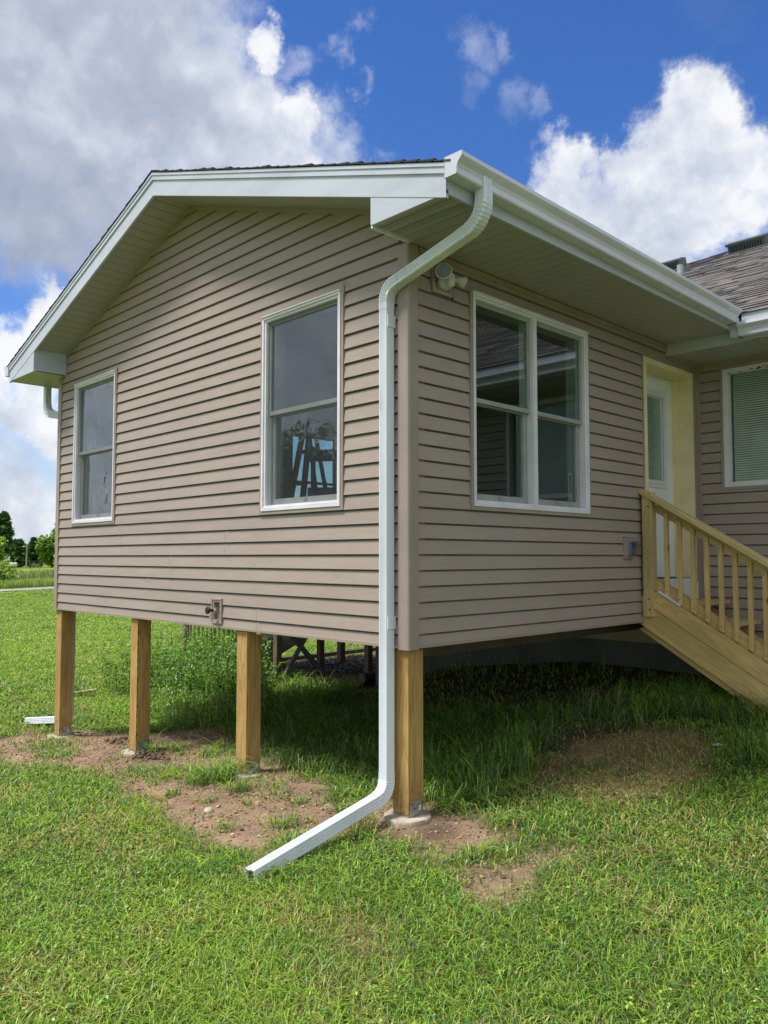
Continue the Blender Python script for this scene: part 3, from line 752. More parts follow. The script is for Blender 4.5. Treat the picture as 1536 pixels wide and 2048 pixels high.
# blind window of the old house
mb = MB(); i = .026; u0, z0, u1, z1 = W4[0]+i, W4[1]+i, W4[2]-i, W4[3]-i
ring(mb, FM, u0, z0, u1, z1, .045, -.08, .020); w4 = mb.build('window', M['winwhite'], house, bevel=.002); w4['label'] = 'white framed window with lowered horizontal blind and peeling paint on its head'
jtrim(FM, W4, w4)
mb = MB(); fbox(mb, FM, (u0+.045, z0+.045, -.052), (u1-.045, z1-.045, -.049)); mb.build('glass_pane', glass_mat('green_window_glass', (.93, .97, .93), 1.0), w4)
mb = MB(); z = z0+.05
while z < z1-.05:
    mb.mesh([FM(u0+.06, z, -.075), FM(u1-.06, z, -.075), FM(u1-.06, z+.020, -.093), FM(u0+.06, z+.020, -.093)], [(0, 1, 2, 3)]); z += .0225
mb.build('blind', M['blind'], w4)
mb = MB()
r_ = random.Random(3)
for k in range(46):
    u = u0+.02+r_.random()**.8*(u1-u0-.05)*.55; zz = z1-.030+r_.uniform(-.018, .018); a = r_.uniform(.006, .03); b = r_.uniform(.003, .009)
    m_ = 7; mb.face([FM(u+math.cos(t*2*math.pi/m_)*a*r_.uniform(.6, 1), zz+math.sin(t*2*math.pi/m_)*b*r_.uniform(.6, 1), .0206+k*2e-5) for t in range(m_)])
mb.build('peeled_paint', mat('bare_wood_patch', (.05, .045, .03), .8), w4)

# ---- door
mb = MB(); d0, dz0, d1, dz1 = DR
ring(mb, FE, d0+.004, dz0, d1-.004, dz1-.004, .052, -.005, .026, .0); ring(mb, FE, d0+.045, dz0, d1-.045, dz1-.045, .018, -.17, .004, .0)
fbox(mb, FE, (d0+.056, dz0, -.19), (d0+.09, dz1-.05, -.12)); fbox(mb, FE, (d1-.09, dz0, -.19), (d1-.056, dz1-.05, -.12))
door = mb.build('door_frame', M['primed'], house, bevel=.0015); door['label'] = 'pale yellow primed door casing'
mb = MB(); ring(mb, FE, d0-.012, dz0, d1+.014, dz1+.012, .017, -.004, .020, .0); mb.build('siding_channel', M['tan'], door)
mb = MB(); panel(mb, FE, d0+.065, d1-.065, .395, dz1-.062, [(3.36, 1.34, 3.79, 2.15)], -.215, -.172); dl = mb.build('door', M['doorwhite'], door, bevel=.002); dl['label'] = 'white steel door with a tall glazed panel'
mb = MB(); ring(mb, FE, 3.285, 1.265, 3.865, 2.225, .05, -.174, -.160); ring(mb, FE, 3.32, 1.30, 3.83, 2.19, .03, -.161, -.152); mb.build('glazing_frame', M['winwhite'], door, bevel=.004)
mb = MB(); fbox(mb, FE, (3.34, 1.32, -.180), (3.81, 2.17, -.176)); mb.build('glass_pane', glass_mat('door_glass', (.8, .9, .86), 1.5), door)
mb = MB(); z = 1.33
while z < 2.15: mb.mesh([FE(3.34, z, -.19), FE(3.81, z, -.19), FE(3.81, z+.016, -.198), FE(3.34, z+.016, -.198)], [(0, 1, 2, 3)]); z += .0165
mb.build('blind', M['blind'], door)
mb = MB(); fbox(mb, FE, (d0+.05, .345, -.17), (d1-.03, .385, .012)); fbox(mb, FE, (d0+.05, .13, .014), (d1-.02, .348, .034)); mb.build('threshold', M['winwhite'], door)
mb = MB(); fbox(mb, FE, (d0+.06, .385, -.20), (d1-.06, .397, -.165)); mb.build('door_sweep', M['black'], door)
mb = MB(); mb.cyl(FE(3.20, 1.20, -.172), FE(3.20, 1.20, -.11), .012); mb.cyl(FE(3.20, 1.20, -.13), FE(3.20, 1.20, -.10), .028, .024); mb.build('door_knob', M['galv'], door, smooth=True)

# ------------------------------------------------------------------ downspouts
def sweep(mb, path, a0, w_, d_, crimp=()):
    """rectangular ribbed pipe; a0 = first section axis; crimp = set of segment indices that are pleated"""
    def prof(w_, d_):
        pts = []; h, k = w_/2, d_/2; cr = .006
        def side(p, q, L, ribs):
            dx, dy = (q[0]-p[0]), (q[1]-p[1]); l = math.hypot(dx, dy); ux, uy = dx/l, dy/l; nx, ny = uy, -ux
            pts.append(p)
            for i in range(ribs):
                c = l*(i+1)/(ribs+1)
                for t, o in ((-.0055, 0), (-.0030, -.0048), (.0030, -.0048), (.0055, 0)):
                    pts.append((p[0]+ux*(c+t)+nx*o, p[1]+uy*(c+t)+ny*o))
            pts.append(q)
        side((-h+cr, -k), (h-cr, -k), 0, 4); side((h, -k+cr), (h, k-cr), 0, 3)
        side((h-cr, k), (-h+cr, k), 0, 4); side((-h, k-cr), (-h, -k+cr), 0, 3)
        return pts
    P = [Vector(p) for p in path]; n = len(P); a = Vector(a0)
    rings = []; base = prof(w_, d_)
    for i, p in enumerate(P):
        t = ((P[min(i+1, n-1)]-p).normalized()+(p-P[max(i-1, 0)]).normalized()).normalized() if 0 < i < n-1 else (P[1]-P[0] if i == 0 else P[-1]-P[-2]).normalized()
        a = (a-t*a.dot(t)).normalized(); b = t.cross(a)
        s = crimp[i] if i in crimp else 1.
        rings.append([p+a*(x*s)+b*(y*s) for x, y in base])
    m = len(base); vs = [q for r in rings for q in r]; fs = []
    for i in range(n-1):
        for j in range(m): fs.append((i*m+j, i*m+(j+1) % m, (i+1)*m+(j+1) % m, (i+1)*m+j))
    mb.mesh(vs, fs)
    # inner skin so the open end reads as a tube
    inner = [[p+(q-p)*.93 for q in r] for p, r in zip(P[-2:], rings[-2:])]
    vs = rings[-1]+inner[1]+[q-(P[-1]-P[-2]).normalized()*.10 for q in inner[1]]
    fs = [(j, (j+1) % m, m+(j+1) % m, m+j) for j in range(m)]+[(m+j, m+(j+1) % m, 2*m+(j+1) % m, 2*m+j) for j in range(m)]
    mb.mesh(vs, fs)
def arc(p0, c, p1, n):
    p0, c, p1 = map(Vector, (p0, c, p1)); return [((1-t)**2*p0+2*t*(1-t)*c+t*t*p1) for t in [i/n for i in range(n+1)]]
def downspout(name, label, pts, a0, straps, wallF, group=None, loc=(0, 0, 0)):
    """pts: polyline corner points; elbows are rounded and pleated"""
    root = thing(name, label, 'downspout', loc, 0, group)
    P = [Vector(p) for p in pts]; segs = []; cur = P[0]
    mbs = MB(); axis = Vector(a0); prev_end = P[0]
    full = [P[0]]; crimps = {}; marks = []
    for i in range(1, len(P)-1):
        d0 = (P[i]-P[i-1]).normalized(); d1 = (P[i+1]-P[i]).normalized(); rr = .125 if i == 1 else .095
        A = P[i]-d0*rr; B = P[i]+d1*rr
        full.append(A-d0*.045); k0 = len(full)
        N = 22; arcp = arc(A-d0*.012, P[i], B+d1*.012, N)
        for j, q in enumerate(arcp):
            full.append(q)
            if 1 < j < N-1: crimps[len(full)-1] = 1.0+(.07 if j % 2 else -.01)
        full.append(B+d1*.045); marks.append((k0, len(full)))
        if i == len(P)-2: pass
    full.append(P[-1])
    # subdivide: straight runs and elbows as separate parts
    cuts = [0]
    for a, b in marks: cuts += [a-1+0, b-1]
    cuts.append(len(full)-1)
    a = Vector(a0)
    for s in range(len(cuts)-1):
        seg = full[cuts[s]:cuts[s+1]+1]
        if len(seg) < 2: continue
        mb = MB(); el = s % 2 == 1
        cr = {i: crimps[cuts[s]+i] for i in range(len(seg)) if cuts[s]+i in crimps}
        t0 = (seg[1]-seg[0]).normalized(); a = (a-t0*a.dot(t0)).normalized()
        g = 1.035 if el else 1.
        sweep(mb, seg, a, .072*g, .078*g, cr)
        mb.build('elbow' if el else 'pipe', M['spout'], root)
        for i in range(1, len(seg)):
            t = (seg[i]-seg[i-1]).normalized(); a = (a-t*a.dot(t)).normalized()
    mb = MB()
    for z in straps: 
        x0, x1 = wallF
        mb.box((x0, -.088, z-.04), (x1, -.016, z+.04)); 
        mb.cyl((x1-.004, -.03, z+.02), (x1+.002, -.03, z+.02), .005, n=8)
    if straps: mb.build('wall_strap', M['spout'], root)
    return root
ds = downspout('downspout', 'white ribbed downspout running from the near gutter down the corner to the lawn', 
    [(.725, -.130, 2.70), (.725, -.130, 2.50), (-.138, -.058, 2.335), (-.138, -.058, -.900), (-.030, -1.165, -1.072)], (1, 0, 0), (2.115, .174), (-.135, -.096))
ds2 = downspout('downspout', 'white downspout at the far left corner with its elbow under the left eave', 
    [(-6.05, .08, 2.68), (-6.05, .08, 2.30), (-5.53, .21, 2.20), (-5.53, .21, -1.24), (-6.60, .15, -1.405)], (0, 1, 0), (), (0, 0))

# ------------------------------------------------------------------ posts and footings
def post(x, zb, label, zt=.004):
    r = thing('support_post', label, 'post', (x-.07, .071, zb), 0, 'treated pine posts under the raised room')
    mb = MB(); mb.box((-.069, -.069, .012), (.069, .069, zt-zb)); mb.build('post', M['pineZ'], r, bevel=.003)
    mb = MB(); mb.box((.0705, -.06, 0), (.0735, .06, .095)); mb.box((-.0735, -.06, 0), (-.0705, .06, .095)); mb.box((-.07, -.07, .0), (.07, .07, .010)); mb.build('post_base', M['galv'], r)
    mb = MB(); mb.box((.0738, .018, .03), (.0744, .042, .062)); mb.build('product_tag', M['label'], r)
    mb = MB()
    for yy, zz in ((-.045, .075), (-.02, .05), (.05, .078)): mb.cyl((.073, yy, zz), (.0765, yy, zz), .005, n=8)
    mb.build('screw', M['dark'], r)
    return r
PX = [(-.005, -1.030, 'treated pine post at the near corner behind the downspout'), (-1.762, -1.100, 'treated pine post second from the downspout with grass at its foot'),
      (-3.55, -1.238, 'treated pine post with dark bark edge, third from the downspout'), (-5.30, -1.365, 'treated pine post at the far left corner of the raised room')]
for x, z, l in PX: post(x, z, l)
def footing(x, z, label):
    r = random.Random(int(x*10)); n = 40; mb = MB(); vs = []
    for (rad, zz) in ((.148, -.22), (.150, -.045), (.152, -.02), (.148, -.003), (.141, 0)):
        for i in range(n):
            t = 2*math.pi*i/n; k = rad*(1+.02*math.sin(3*t+x)+r.uniform(-.008, .008)); vs.append((math.cos(t)*k, math.sin(t)*k, zz+r.uniform(-.003, .003)))
    fs = [(j*n+i, j*n+(i+1) % n, (j+1)*n+(i+1) % n, (j+1)*n+i) for j in range(4) for i in range(n)]+[tuple(range(4*n, 5*n))]
    mb.mesh(vs, fs); o = mb.build('concrete_footing', M['concrete'], None, smooth=50, loc=(x-.06, .05, z-.001)); tag(o, label, 'footing', 'round concrete footings under the posts'); return o
for (x, z, l), fl in zip(PX, ('round concrete footing beside the downspout elbow', 'round concrete footing half hidden by a grass tuft', 'round concrete footing third from the downspout, by the mud clods', 'round concrete footing at the far left corner')): footing(x, z, fl)
# dark bark edge and pencil marks on the third post
p3 = [o for o in bpy.data.objects if o.name.startswith('support_post') and abs(o.location.x+3.62) < .02][0]
mb = MB(); r_ = random.Random(11)
w0_ = .006
for i in range(60):
    z = .12+i*.018; w1_ = max(.0015, .009*math.sin(i*1.3)+r_.uniform(-.003, .009)); mb.mesh([(.0697, -.069, z), (.0697, -.069+w0_, z), (.0697, -.069+w1_, z+.018), (.0697, -.069, z+.018)], [(0, 1, 2, 3)]); w0_ = w1_
mb.build('bark_edge', M['dark'], p3)

# ------------------------------------------------------------------ small fixtures on the walls
t = thing('floodlight', 'white two headed floodlight on a tan block under the eave', 'floodlight', (.024, .31, 2.43)); t.scale = (.9, .9, .9)
mb = MB(); F = frame((0, 0, 0), (0, 1, 0), (0, 0, 1), (1, 0, 0)); ring(mb, F, -.11, -.095, .11, .09, .03, -.03, .004); fbox(mb, F, (-.08, -.065, -.03), (.08, .06, -.004)); ring(mb, F, -.072, -.058, .072, .052, .006, -.006, .006); mb.build('mounting_block', M['tan'], t, bevel=.003)
def lathe(mb, o, d, prof, n=24, up=None):
    o = Vector(o); d = Vector(d).normalized(); a = d.orthogonal().normalized(); b = d.cross(a); vs = []
    for (h, r) in prof:
        for i in range(n): q = 2*math.pi*i/n; vs.append(o+d*h+a*math.cos(q)*r+b*math.sin(q)*r)
    fs = [(j*n+i, j*n+(i+1) % n, (j+1)*n+(i+1) % n, (j+1)*n+i) for j in range(len(prof)-1) for i in range(n)]
    fs += [tuple(range(n))[::-1], tuple(range((len(prof)-1)*n, len(prof)*n))]
    mb.mesh(vs, fs)
mb = MB(); lathe(mb, (-.0, .01, -.0), (1, 0, -.1), [(0, .062), (.02, .062), (.05, .055), (.065, .035)]); lathe(mb, (.075, .0, .0), (.12, -.05, -1), [(-.04, .028), (-.02, .036), (.03, .034), (.05, .026), (.058, .012)]); mb.build('sensor_body', M['offwhite'], t, smooth=40)
mb = MB(); lathe(mb, (.045, -.03, .03), (.55, -.75, .12), [(-.01, .012), (.03, .03), (.055, .060), (.075, .064), (.080, .060)]); mb.build('lamp_head', M['offwhite'], t, smooth=40)
mb = MB(); lathe(mb, (.045, -.03, .03), (.55, -.75, .12), [(.0805, .057), (.082, .055)]); mb.build('lamp_lens', mat('lamp_lens', (.20, .27, .26), .25, .5), t)
mb = MB(); mb.cyl((.05, .03, .01), (.07, .095, .02), .011); lathe(mb, (.07, .095, .02), (.35, .9, -.25), [(-.02, .014), (.0, .024), (.045, .046), (.051, .048), (.053, .044)]); mb.build('lamp_head', M['offwhite'], t, smooth=40)

t = thing('outdoor_outlet', 'grey covered power outlet on a tan block beside the stair post', 'outlet', (.02, 2.745, .668))
mb = MB(); ring(mb, F, -.08, -.093, .08, .093, .035, -.02, .006); fbox(mb, F, (-.05, -.06, -.02), (.05, .06, -.002)); fbox(mb, F, (-.052, -.066, .0), (.056, .066, .018)); mb.build('mounting_block', M['tan'], t, bevel=.003)
mb = MB(); fbox(mb, F, (-.034, -.058, .018), (.044, .056, .045)); mb.build('outlet_box', M['greyplastic'], t, bevel=.003)
mb = MB(); ring(mb, F, -.038, -.060, .050, .060, .006, .045, .088); fbox(mb, F, (-.038, -.060, .088), (.050, .060, .091)); mb.build('bubble_cover', M['clear'], t)
mb = MB(); fbox(mb, F, (-.024, -.045, .045), (.034, .045, .052)); mb.build('receptacle', M['greyplastic'], t)
mb = MB(); fbox(mb, F, (-.012, -.01, .052), (.006, .012, .056)); mb.build('socket', M['black'], t)

t = thing('hose_faucet', 'brass hose faucet with black cap in a tan block low on the gable', 'faucet', (-2.162, -.012, .149))
Fh = frame((0, 0, 0), (1, 0, 0), (0, 0, 1), (0, -1, 0))
mb = MB(); ring(mb, Fh, -.074, -.103, .074, .103, .012, -.03, .016); ring(mb, Fh, -.064, -.093, .064, .093, .022, -.03, .010); fbox(mb, Fh, (-.043, -.073, -.035), (.043, .073, -.028)); mb.build('mounting_block', M['tan'], t, bevel=.002)
mb = MB(); mb.cyl((.0, .03, .0), (0, -.045, .0), .014); mb.cyl((.0, -.035, .0), (-.0, -.06, -.045), .012, .013); mb.cyl((0, -.02, .0), (0, -.02, .028), .014, .012); mb.build('faucet_body', M['brass'], t, smooth=40)
mb = MB(); mb.cyl((0, -.048, .005), (0, -.085, .010), .012, .012); lathe(mb, (0, -.082, .008), (0, -1, .1), [(0, .016), (.004, .030), (.018, .032), (.024, .024)], 10); mb.build('handle', M['black'], t, smooth=30)
mb = MB(); mb.cyl((0, -.058, -.04), (0, -.066, -.058), .016, .017, 10); mb.build('vacuum_breaker', M['brass'], t)

# roof fixtures
def roofbox(x, y, label):
    t = thing('roof_vent', label, 'roof vent', (x, y, oz(y)), 0, 'low box vents on the old roof'); t.rotation_euler = (math.atan(OS), 0, 0)
    mb = MB(); mb.prism([(-.26, -.13, .02), (-.26, .16, .02), (-.26, .16, .13), (-.26, -.02, .15), (-.26, -.13, .12)], (.52, 0, 0)); mb.box((-.28, -.15, .12), (.28, .02, .155)); mb.box((-.33, -.22, .016), (.33, .25, .020)); mb.build('hood', M['steel'], t, bevel=.006)
    mb = MB()
    for i in range(12): mb.box((-.22+i*.038, -.136, .03), (-.206+i*.038, -.130, .10))
    mb.build('louvre', M['black'], t)
    return t
roofbox(-.90, 8.12, 'dark box vent near the top right of the old roof'); roofbox(-2.12, 8.02, 'dark box vent peeking over the near gutter')
t = thing('vent_pipe', 'grey plumbing vent pipe standing on the old roof', 'pipe', (-1.48, 7.10, oz(7.10)))
mb = MB(); mb.cyl((0, 0, -.05), (0, 0, .15), .045, n=20); mb.build('pipe', M['pipe'], t, smooth=40)
mb = MB(); lathe(mb, (0, 0, -.02), (0, 0, 1), [(0, .09), (.03, .065), (.05, .05)]); mb.build('pipe_flashing', M['steel'], t, smooth=40)

# ------------------------------------------------------------------ new stair: runs down to the right
st = thing('wooden_stair', 'new treated pine stair with a baluster railing leading up to the white door', 'stairs', (0, 3.0, 0))
SL = -.596; Ys = 3.0
def board(name, x0, x1, zc, w_, y0, y1, m, parent, base=0., vertical_ends=True, bev=.003):
    """board parallel to the stair slope; zc(x)=zc+SL*x is its top edge; local X runs along it"""
    L = (x1-x0)*math.hypot(1, SL); ang = math.atan(SL)
    o = Vector((x0, 0, zc+SL*x0)); wv = w_*math.cos(ang)
    mb = MB(); k = math.tan(ang)
    if vertical_ends:   # plumb cuts
        mb.prism([(0, y0, 0), (L, y0, 0), (L+wv*k, y0, -wv), (wv*k, y0, -wv)], (0, y1-y0, 0))
    else: mb.prism([(0, y0, 0), (L, y0, 0), (L, y0, -wv), (0, y0, -wv)], (0, y1-y0, 0))
    ob = mb.build(name, m, parent, bevel=bev, loc=(o.x, 0, o.z), rot=(0, -ang, 0)); return ob
X1 = 2.75
# measured on the plane y = 3.0: cap top at x=-.044 is 1.221, upper skirt top at .219 is .245
board('handrail_cap', -.035, X1-.2, 1.222-.012, .042, -.06, .085, M['greenpine'], st)
board('top_rail', .155, X1-.3, 1.150+.01, .098, .046, .084, M['greenpine'], st)
board('bottom_rail', .155, X1-.3, .485, .150, .048, .086, M['pineX'], st)
board('skirt_board', .125, X1, .374, .165, -.022, .016, M['pineX'], st)
board('stringer', .012, X1, .205, .215, -.012, .026, M['pineX'], st)
board('stringer', .03, X1, .010, .10, .05, .088, M['pineX'], st)
for yy in (.52, 1.04): board('stringer', .02, X1, .205, .24, yy, yy+.038, M['pineX'], st)
mb = MB(); mb.box((-.045, -.0445, -.55), (.045, .0445, .55)); q = mb.build('newel_post', M['greenpine'], st, bevel=.003, loc=(.085, .0, .615), rot=(0, math.pi/2, 0)); q.data.transform(Matrix.Rotation(math.pi/2, 4, 'Y'))
mb = MB()
for (xx, zz) in ((.075, 1.13), (.10, 1.04), (.095, .22), (.10, .13)):
    mb.cyl((xx, -.0445, zz), (xx, -.048, zz), .008, n=10)
for i in range(26): mb.box((.088+random.uniform(-.004, .004), -.0452, .42+i*.009), (.088+random.uniform(.002, .008), -.0447, .42+i*.009+random.uniform(.002, .007)))
mb.build('screw', M['dark'], st)
nb = 17
for i in range(nb):
    x = .232+i*.1178; top = 1.110+SL*x; bot = .372+SL*x+.012
    if x > 2.3: break
    h = top-bot; mb = MB(); mb.prism([(-h/2, -.018, -.018), (h/2, -.018, -.018-.0), (h/2, -.018, .018), (-h/2+.02, -.018, .018)], (0, .036, 0))
    q = mb.build('baluster', M['pineX'], st, bevel=.002, loc=(x+.0, .026, (top+bot)/2)); q.rotation_euler = (0, -math.pi/2, 0)
    if i % 1 == 0:
        m2 = MB(); m2.cyl((h/2-.03, -.018, .0), (h/2-.03, -.0195, .0), .0045, n=8); m2.cyl((-h/2+.05, -.018, .0), (-h/2+.05, -.0195, .0), .0045, n=8); m2.build('screw', M['dark'], q)
tr0 = (.275, .165)
for i in range(7):
    x = .30+i*.29; z = .185-i*.173
    if z < -.95: break
    mb = MB(); mb.box((-.15, .02, -.036), (.15, 1.10, 0)); mb.box((-.15, .02, -.036), (-.148, 1.1, 0)); o = mb.build('tread', M['greenpine'], st, bevel=.003, loc=(x-.12, 0, z)); 
    mb = MB(); mb.box((-.012, .06, -.173), (.012, 1.06, -.038)); mb.build('riser', M['greenpine'], st, loc=(x-.13-.12, 0, z))
mb = MB(); mb.box((2.45, -.044, -1.12), (2.54, .044, -.25)); mb.build('newel_post', M['greenpine'], st, bevel=.003)
mb = MB(); mb.box((.035, 0.02, .02), (.055, 1.13, .175)); mb.build('ledger', M['pineX'], st)
mb = MB(); mb.prism([(.17, -.03, .293-.0), (.36, -.03, .18), (.36, -.03, .168), (.17, -.03, .281)], (0, .05, 0)); mb.build('white_shim', M['winwhite'], st)

# ------------------------------------------------------------------ things inside the new room
t = thing('step_ladder', 'step ladder standing inside behind the lower pane of the gable window', 'ladder', (-2.35, 1.05, .36), R(10))
mb = MB()
for s in (-1, 1):
    mb.prism([(s*.12-.02, -.30, 0), (s*.12+.02, -.30, 0), (s*.035+.014, .0, 1.50), (s*.035-.014, .0, 1.50)], (0, .05, 0))
mb.build('front_rails', M['dark'], t)
mb = MB()
for s in (-1, 1): mb.prism([(s*.1-.015, .42, 0), (s*.1+.015, .42, 0), (s*.035+.014, .06, 1.48), (s*.035-.014, .06, 1.48)], (0, .03, 0))
mb.build('rear_rails', M['dark'], t)
mb = MB()
for i in range(4): z = .3+i*.3; mb.box((-.11+z*.05, -.30+z*.2, z), (.11-z*.05, -.22+z*.2, z+.03))
mb.build('step', M['galv'], t)
t = thing('work_bench', 'dark boards stacked on a trestle inside the new room', 'bench', (-3.98, 2.75, .36), R(35))
mb = MB()
for z in (.95, 1.42): mb.box((-.28, -.04, z), (.6, .04, z+.14))
mb.build('boards', M['dark'], t)
mb = MB()
for x in (-.22, .55): mb.box((x-.02, -.04, 0), (x+.02, .04, 1.6))
mb.build('leg', M['dark'], t)

# ------------------------------------------------------------------ ground
PD = {  # bare and worn patches, in metres
 'dirt': [[(-5.75,-.55),(-6.4,.1),(-5.7,.35),(-4.61,.85),(-4.23,1.2),(-3.2,1.15),(-2.1,.75),(-1.25,.32),(-.77,.2),(-.51,.24),(-.31,-.22),(-.11,-.91),(-.49,-.92),(-.92,-.92),(-1.44,-.94),(-1.85,-.72),(-2.74,-.62),(-4.16,-.52),(-4.58,-.92)],
          [(-.6,.17),(-.25,.6),(.40,.52),(.72,.2),(.6,-.12),(.25,-.12),(-.03,-.3)], [(.70,-.50),(.80,-.24),(.78,.26),(1.0,.22),(1.14,-.30),(1.02,-.66)], [(.28,-.30),(.42,-.02),(.78,-.26),(.62,-.42)]],
 'dead': [[(.02,1.28),(.11,2.08),(.33,2.47),(.93,2.48),(1.11,1.64),(1.0,1.16),(.68,.97),(.31,.95)], [(.62,-1.05),(.82,-1.0),(1.02,-1.2),(.98,-1.42),(.75,-1.36)]],
 'tall': [[(-4.2,1.2),(-1.65,1.93),(-.51,2.54),(.3,3.7),(2.4,3.9),(2.3,3.1),(1.15,2.73),(.62,2.74),(.05,2.4),(-.05,1.28),(.3,.53),(.03,.42),(-.38,.55),(-1.6,1.0)], [(1.15,2.7),(2.4,3.1),(2.4,2.2),(1.2,1.9)]],
 'med': [[(-5.93,3.12),(-2.9,2.56),(-.58,.31),(-1.02,.32),(-1.88,.42),(-2.52,.68),(-4.2,1.2)]],
 'weeds': [[(-11.07,4.16),(-10.6,4.9),(-6.6,4.3),(-4.7,3.9),(-3.3,2.2),(-3.37,1.0),(-4.4,.85),(-6.11,1.44),(-8.,2.6)]]}
def inpoly(x, y, P):
    r = np.zeros(x.shape, bool); n = len(P)
    for i in range(n):
        x0, y0 = P[i]; x1, y1 = P[(i+1) % n]
        if y0 == y1: continue
        c = ((y0 > y) != (y1 > y)) & (x < (x1-x0)*(y-y0)/(y1-y0)+x0); r ^= c
    return r
def zone(k, x, y, j=.13):
    xx = x+(fbm(x, y, 2.3)-.5)*2*j*1.4; yy = y+(fbm(x+9, y-4, 2.3)-.5)*2*j*1.4
    r = np.zeros(np.shape(x), bool)
    for P in PD[k]: r |= inpoly(xx, yy, P)
    return r
def soft(k, x, y, j=.13):
    s = 0
    for dx, dy in ((0, 0), (.06, 0), (-.06, 0), (0, .06), (0, -.06), (.1, .1), (-.1, .1), (.1, -.1), (-.1, -.1)): s = s+zone(k, x+dx, y+dy, j)
    return s/9.
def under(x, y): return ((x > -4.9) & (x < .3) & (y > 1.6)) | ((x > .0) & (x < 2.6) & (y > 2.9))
def height(x, y):
    z = G(x, y)
    d = soft('dirt', x, y)*np.exp(-((x-CAMP[0])**2+(y-CAMP[1])**2)/400)
    for cx, cz in ((-.065, 0), (-1.82, 0), (-3.61, 0), (-5.36, 0)): z = z+.034*np.exp(-((x-cx)**2+(y-.05)**2)/.09)
    z = z+(fbm(x, y, .7, 3)-.5)*.05*np.clip((abs(x)+abs(y))/6, .3, 1)
    z = z+d*((fbm(x, y, 6, 4)-.5)*.05+(fbm(x+3, y, 22, 3)-.5)*.020-.008)
    # old damp mud clods by the posts
    for cx, cy, r_ in ((-3.35, .02, .22), (-4.5, .3, .18), (-2.3, -.12, .16), (-3.9, -.1, .12)):
        q = np.exp(-((x-cx)**2+(y-cy)**2)/(r_*r_)); z = z+q*(fbm(x, y, 16, 4)-.35)*.09
    return z
def axis(lo, hi, f0, f1, st, n):
    fine = np.arange(f0, f1+1e-6, st); k = np.linspace(0, 1, n)[1:]
    a = f0-(f0-lo)*k**3.2; b = f1+(hi-f1)*k**3.2
    return np.concatenate([a[::-1], fine, b])
gx = axis(-420, 300, -6.4, 2.6, .03, 70); gy = axis(-320, 420, -2.6, 3.6, .03, 70)
XX, YY = np.meshgrid(gx, gy); fx, fy = XX.ravel(), YY.ravel()
Z = height(fx, fy)
dirt = soft('dirt', fx, fy); dead = soft('dead', fx, fy)
tone = fbm(fx, fy, .9, 4)[:, None]; t2 = fbm(fx+40, fy, 5, 4)[:, None]; t3 = fbm(fx, fy+20, 24, 3)[:, None]
far = np.clip((np.hypot(fx-CAMP[0], fy-CAMP[1])-7)/14, 0, 1)[:, None]
lawn = np.array([.075, .085, .022])*(1-far)+np.array([.19, .27, .04])*far
lawn = lawn*(.75+.5*tone)*(1+.25*(t2-.5)*far)
dcol = np.array([.315, .218, .145])*(.62+.55*t2+.32*(t3-.5)+.25*(tone-.5)); straw = np.array([.26, .20, .095])*(.6+.8*t2)
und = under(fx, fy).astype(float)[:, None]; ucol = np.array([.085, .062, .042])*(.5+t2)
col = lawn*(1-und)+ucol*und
col = col*(1-dead[:, None])+straw*dead[:, None]
col = col*(1-dirt[:, None])+dcol*dirt[:, None]
damp = np.zeros_like(fx)
for cx, cy, r_ in ((-3.35, .02, .2), (-4.5, .3, .15), (-2.3, -.12, .13), (.2, .02, .16), (-.75, .12, .1)): damp = np.maximum(damp, np.exp(-((fx-cx)**2+(fy-cy)**2)/(r_*r_)))
col = col*(1-.5*damp[:, None])
grav = ((fx > -9.5) & (fx < -4.7) & (fy > 3.6+.4*(tone[:, 0]-.5)) & (fy < 14)).astype(float)[:, None]
col = col*(1-grav)+np.array([.20, .17, .14])*(.5+t2)*grav
# far things: mown strips, meadow, road verge
dist = np.hypot(fx+0, fy)
along = (fx*-.937+fy*.348)
mead = ((along > 54) & (along < 118))[:, None]*1.; col = col*(1-mead)+np.array([.105, .135, .05])*(.8+.5*tone)*mead
tanb = ((along > 92) & (along < 116))[:, None]*1.; col = col*(1-tanb*.7)+np.array([.24, .21, .12])*tanb*.7
nxg, nyg = len(gx), len(gy)
ii = np.arange(nxg*nyg).reshape(nyg, nxg); Fq = np.stack([ii[:-1, :-1], ii[:-1, 1:], ii[1:, 1:], ii[1:, :-1]], -1).reshape(-1, 4)
def ground_mat():
    m = bpy.data.materials.new('ground_soil'); m.use_nodes = True; t = NT(m.node_tree); b = t.n['Principled BSDF']
    at = t.new('ShaderNodeAttribute', attribute_name='Col').outputs[0]; g = t.new('ShaderNodeTexCoord').outputs['Object']
    v = t.math('ADD', t.ramp(t.noise(g, 70, 5, .7), .25, .75, .72, 1.25), t.ramp(t.noise(g, 1.1, 5, .6), .3, .7, -.12, .12))
    sc = t.vmath('SCALE', at); t.l.new(v, sc.inputs[3])
    t.l.new(sc.outputs[0], b.inputs['Base Color']); b.inputs['Roughness'].default_value = .95; b.inputs['Specular IOR Level'].default_value = .1
    h = t.math('ADD', t.noise(g, 45, 7, .7), t.math('MULTIPLY', t.noise(g, 9, 4, .6), 1.2))
    bp = t.new('ShaderNodeBump', ins={'Strength': .7, 'Distance': .012, 'Height': h}); t.l.new(bp.outputs[0], b.inputs['Normal'])
    return m
o = npmesh('ground', np.stack([fx, fy, Z], -1), [Fq], ground_mat(), None, col, True); o['kind'] = 'structure'
del XX, YY, ii

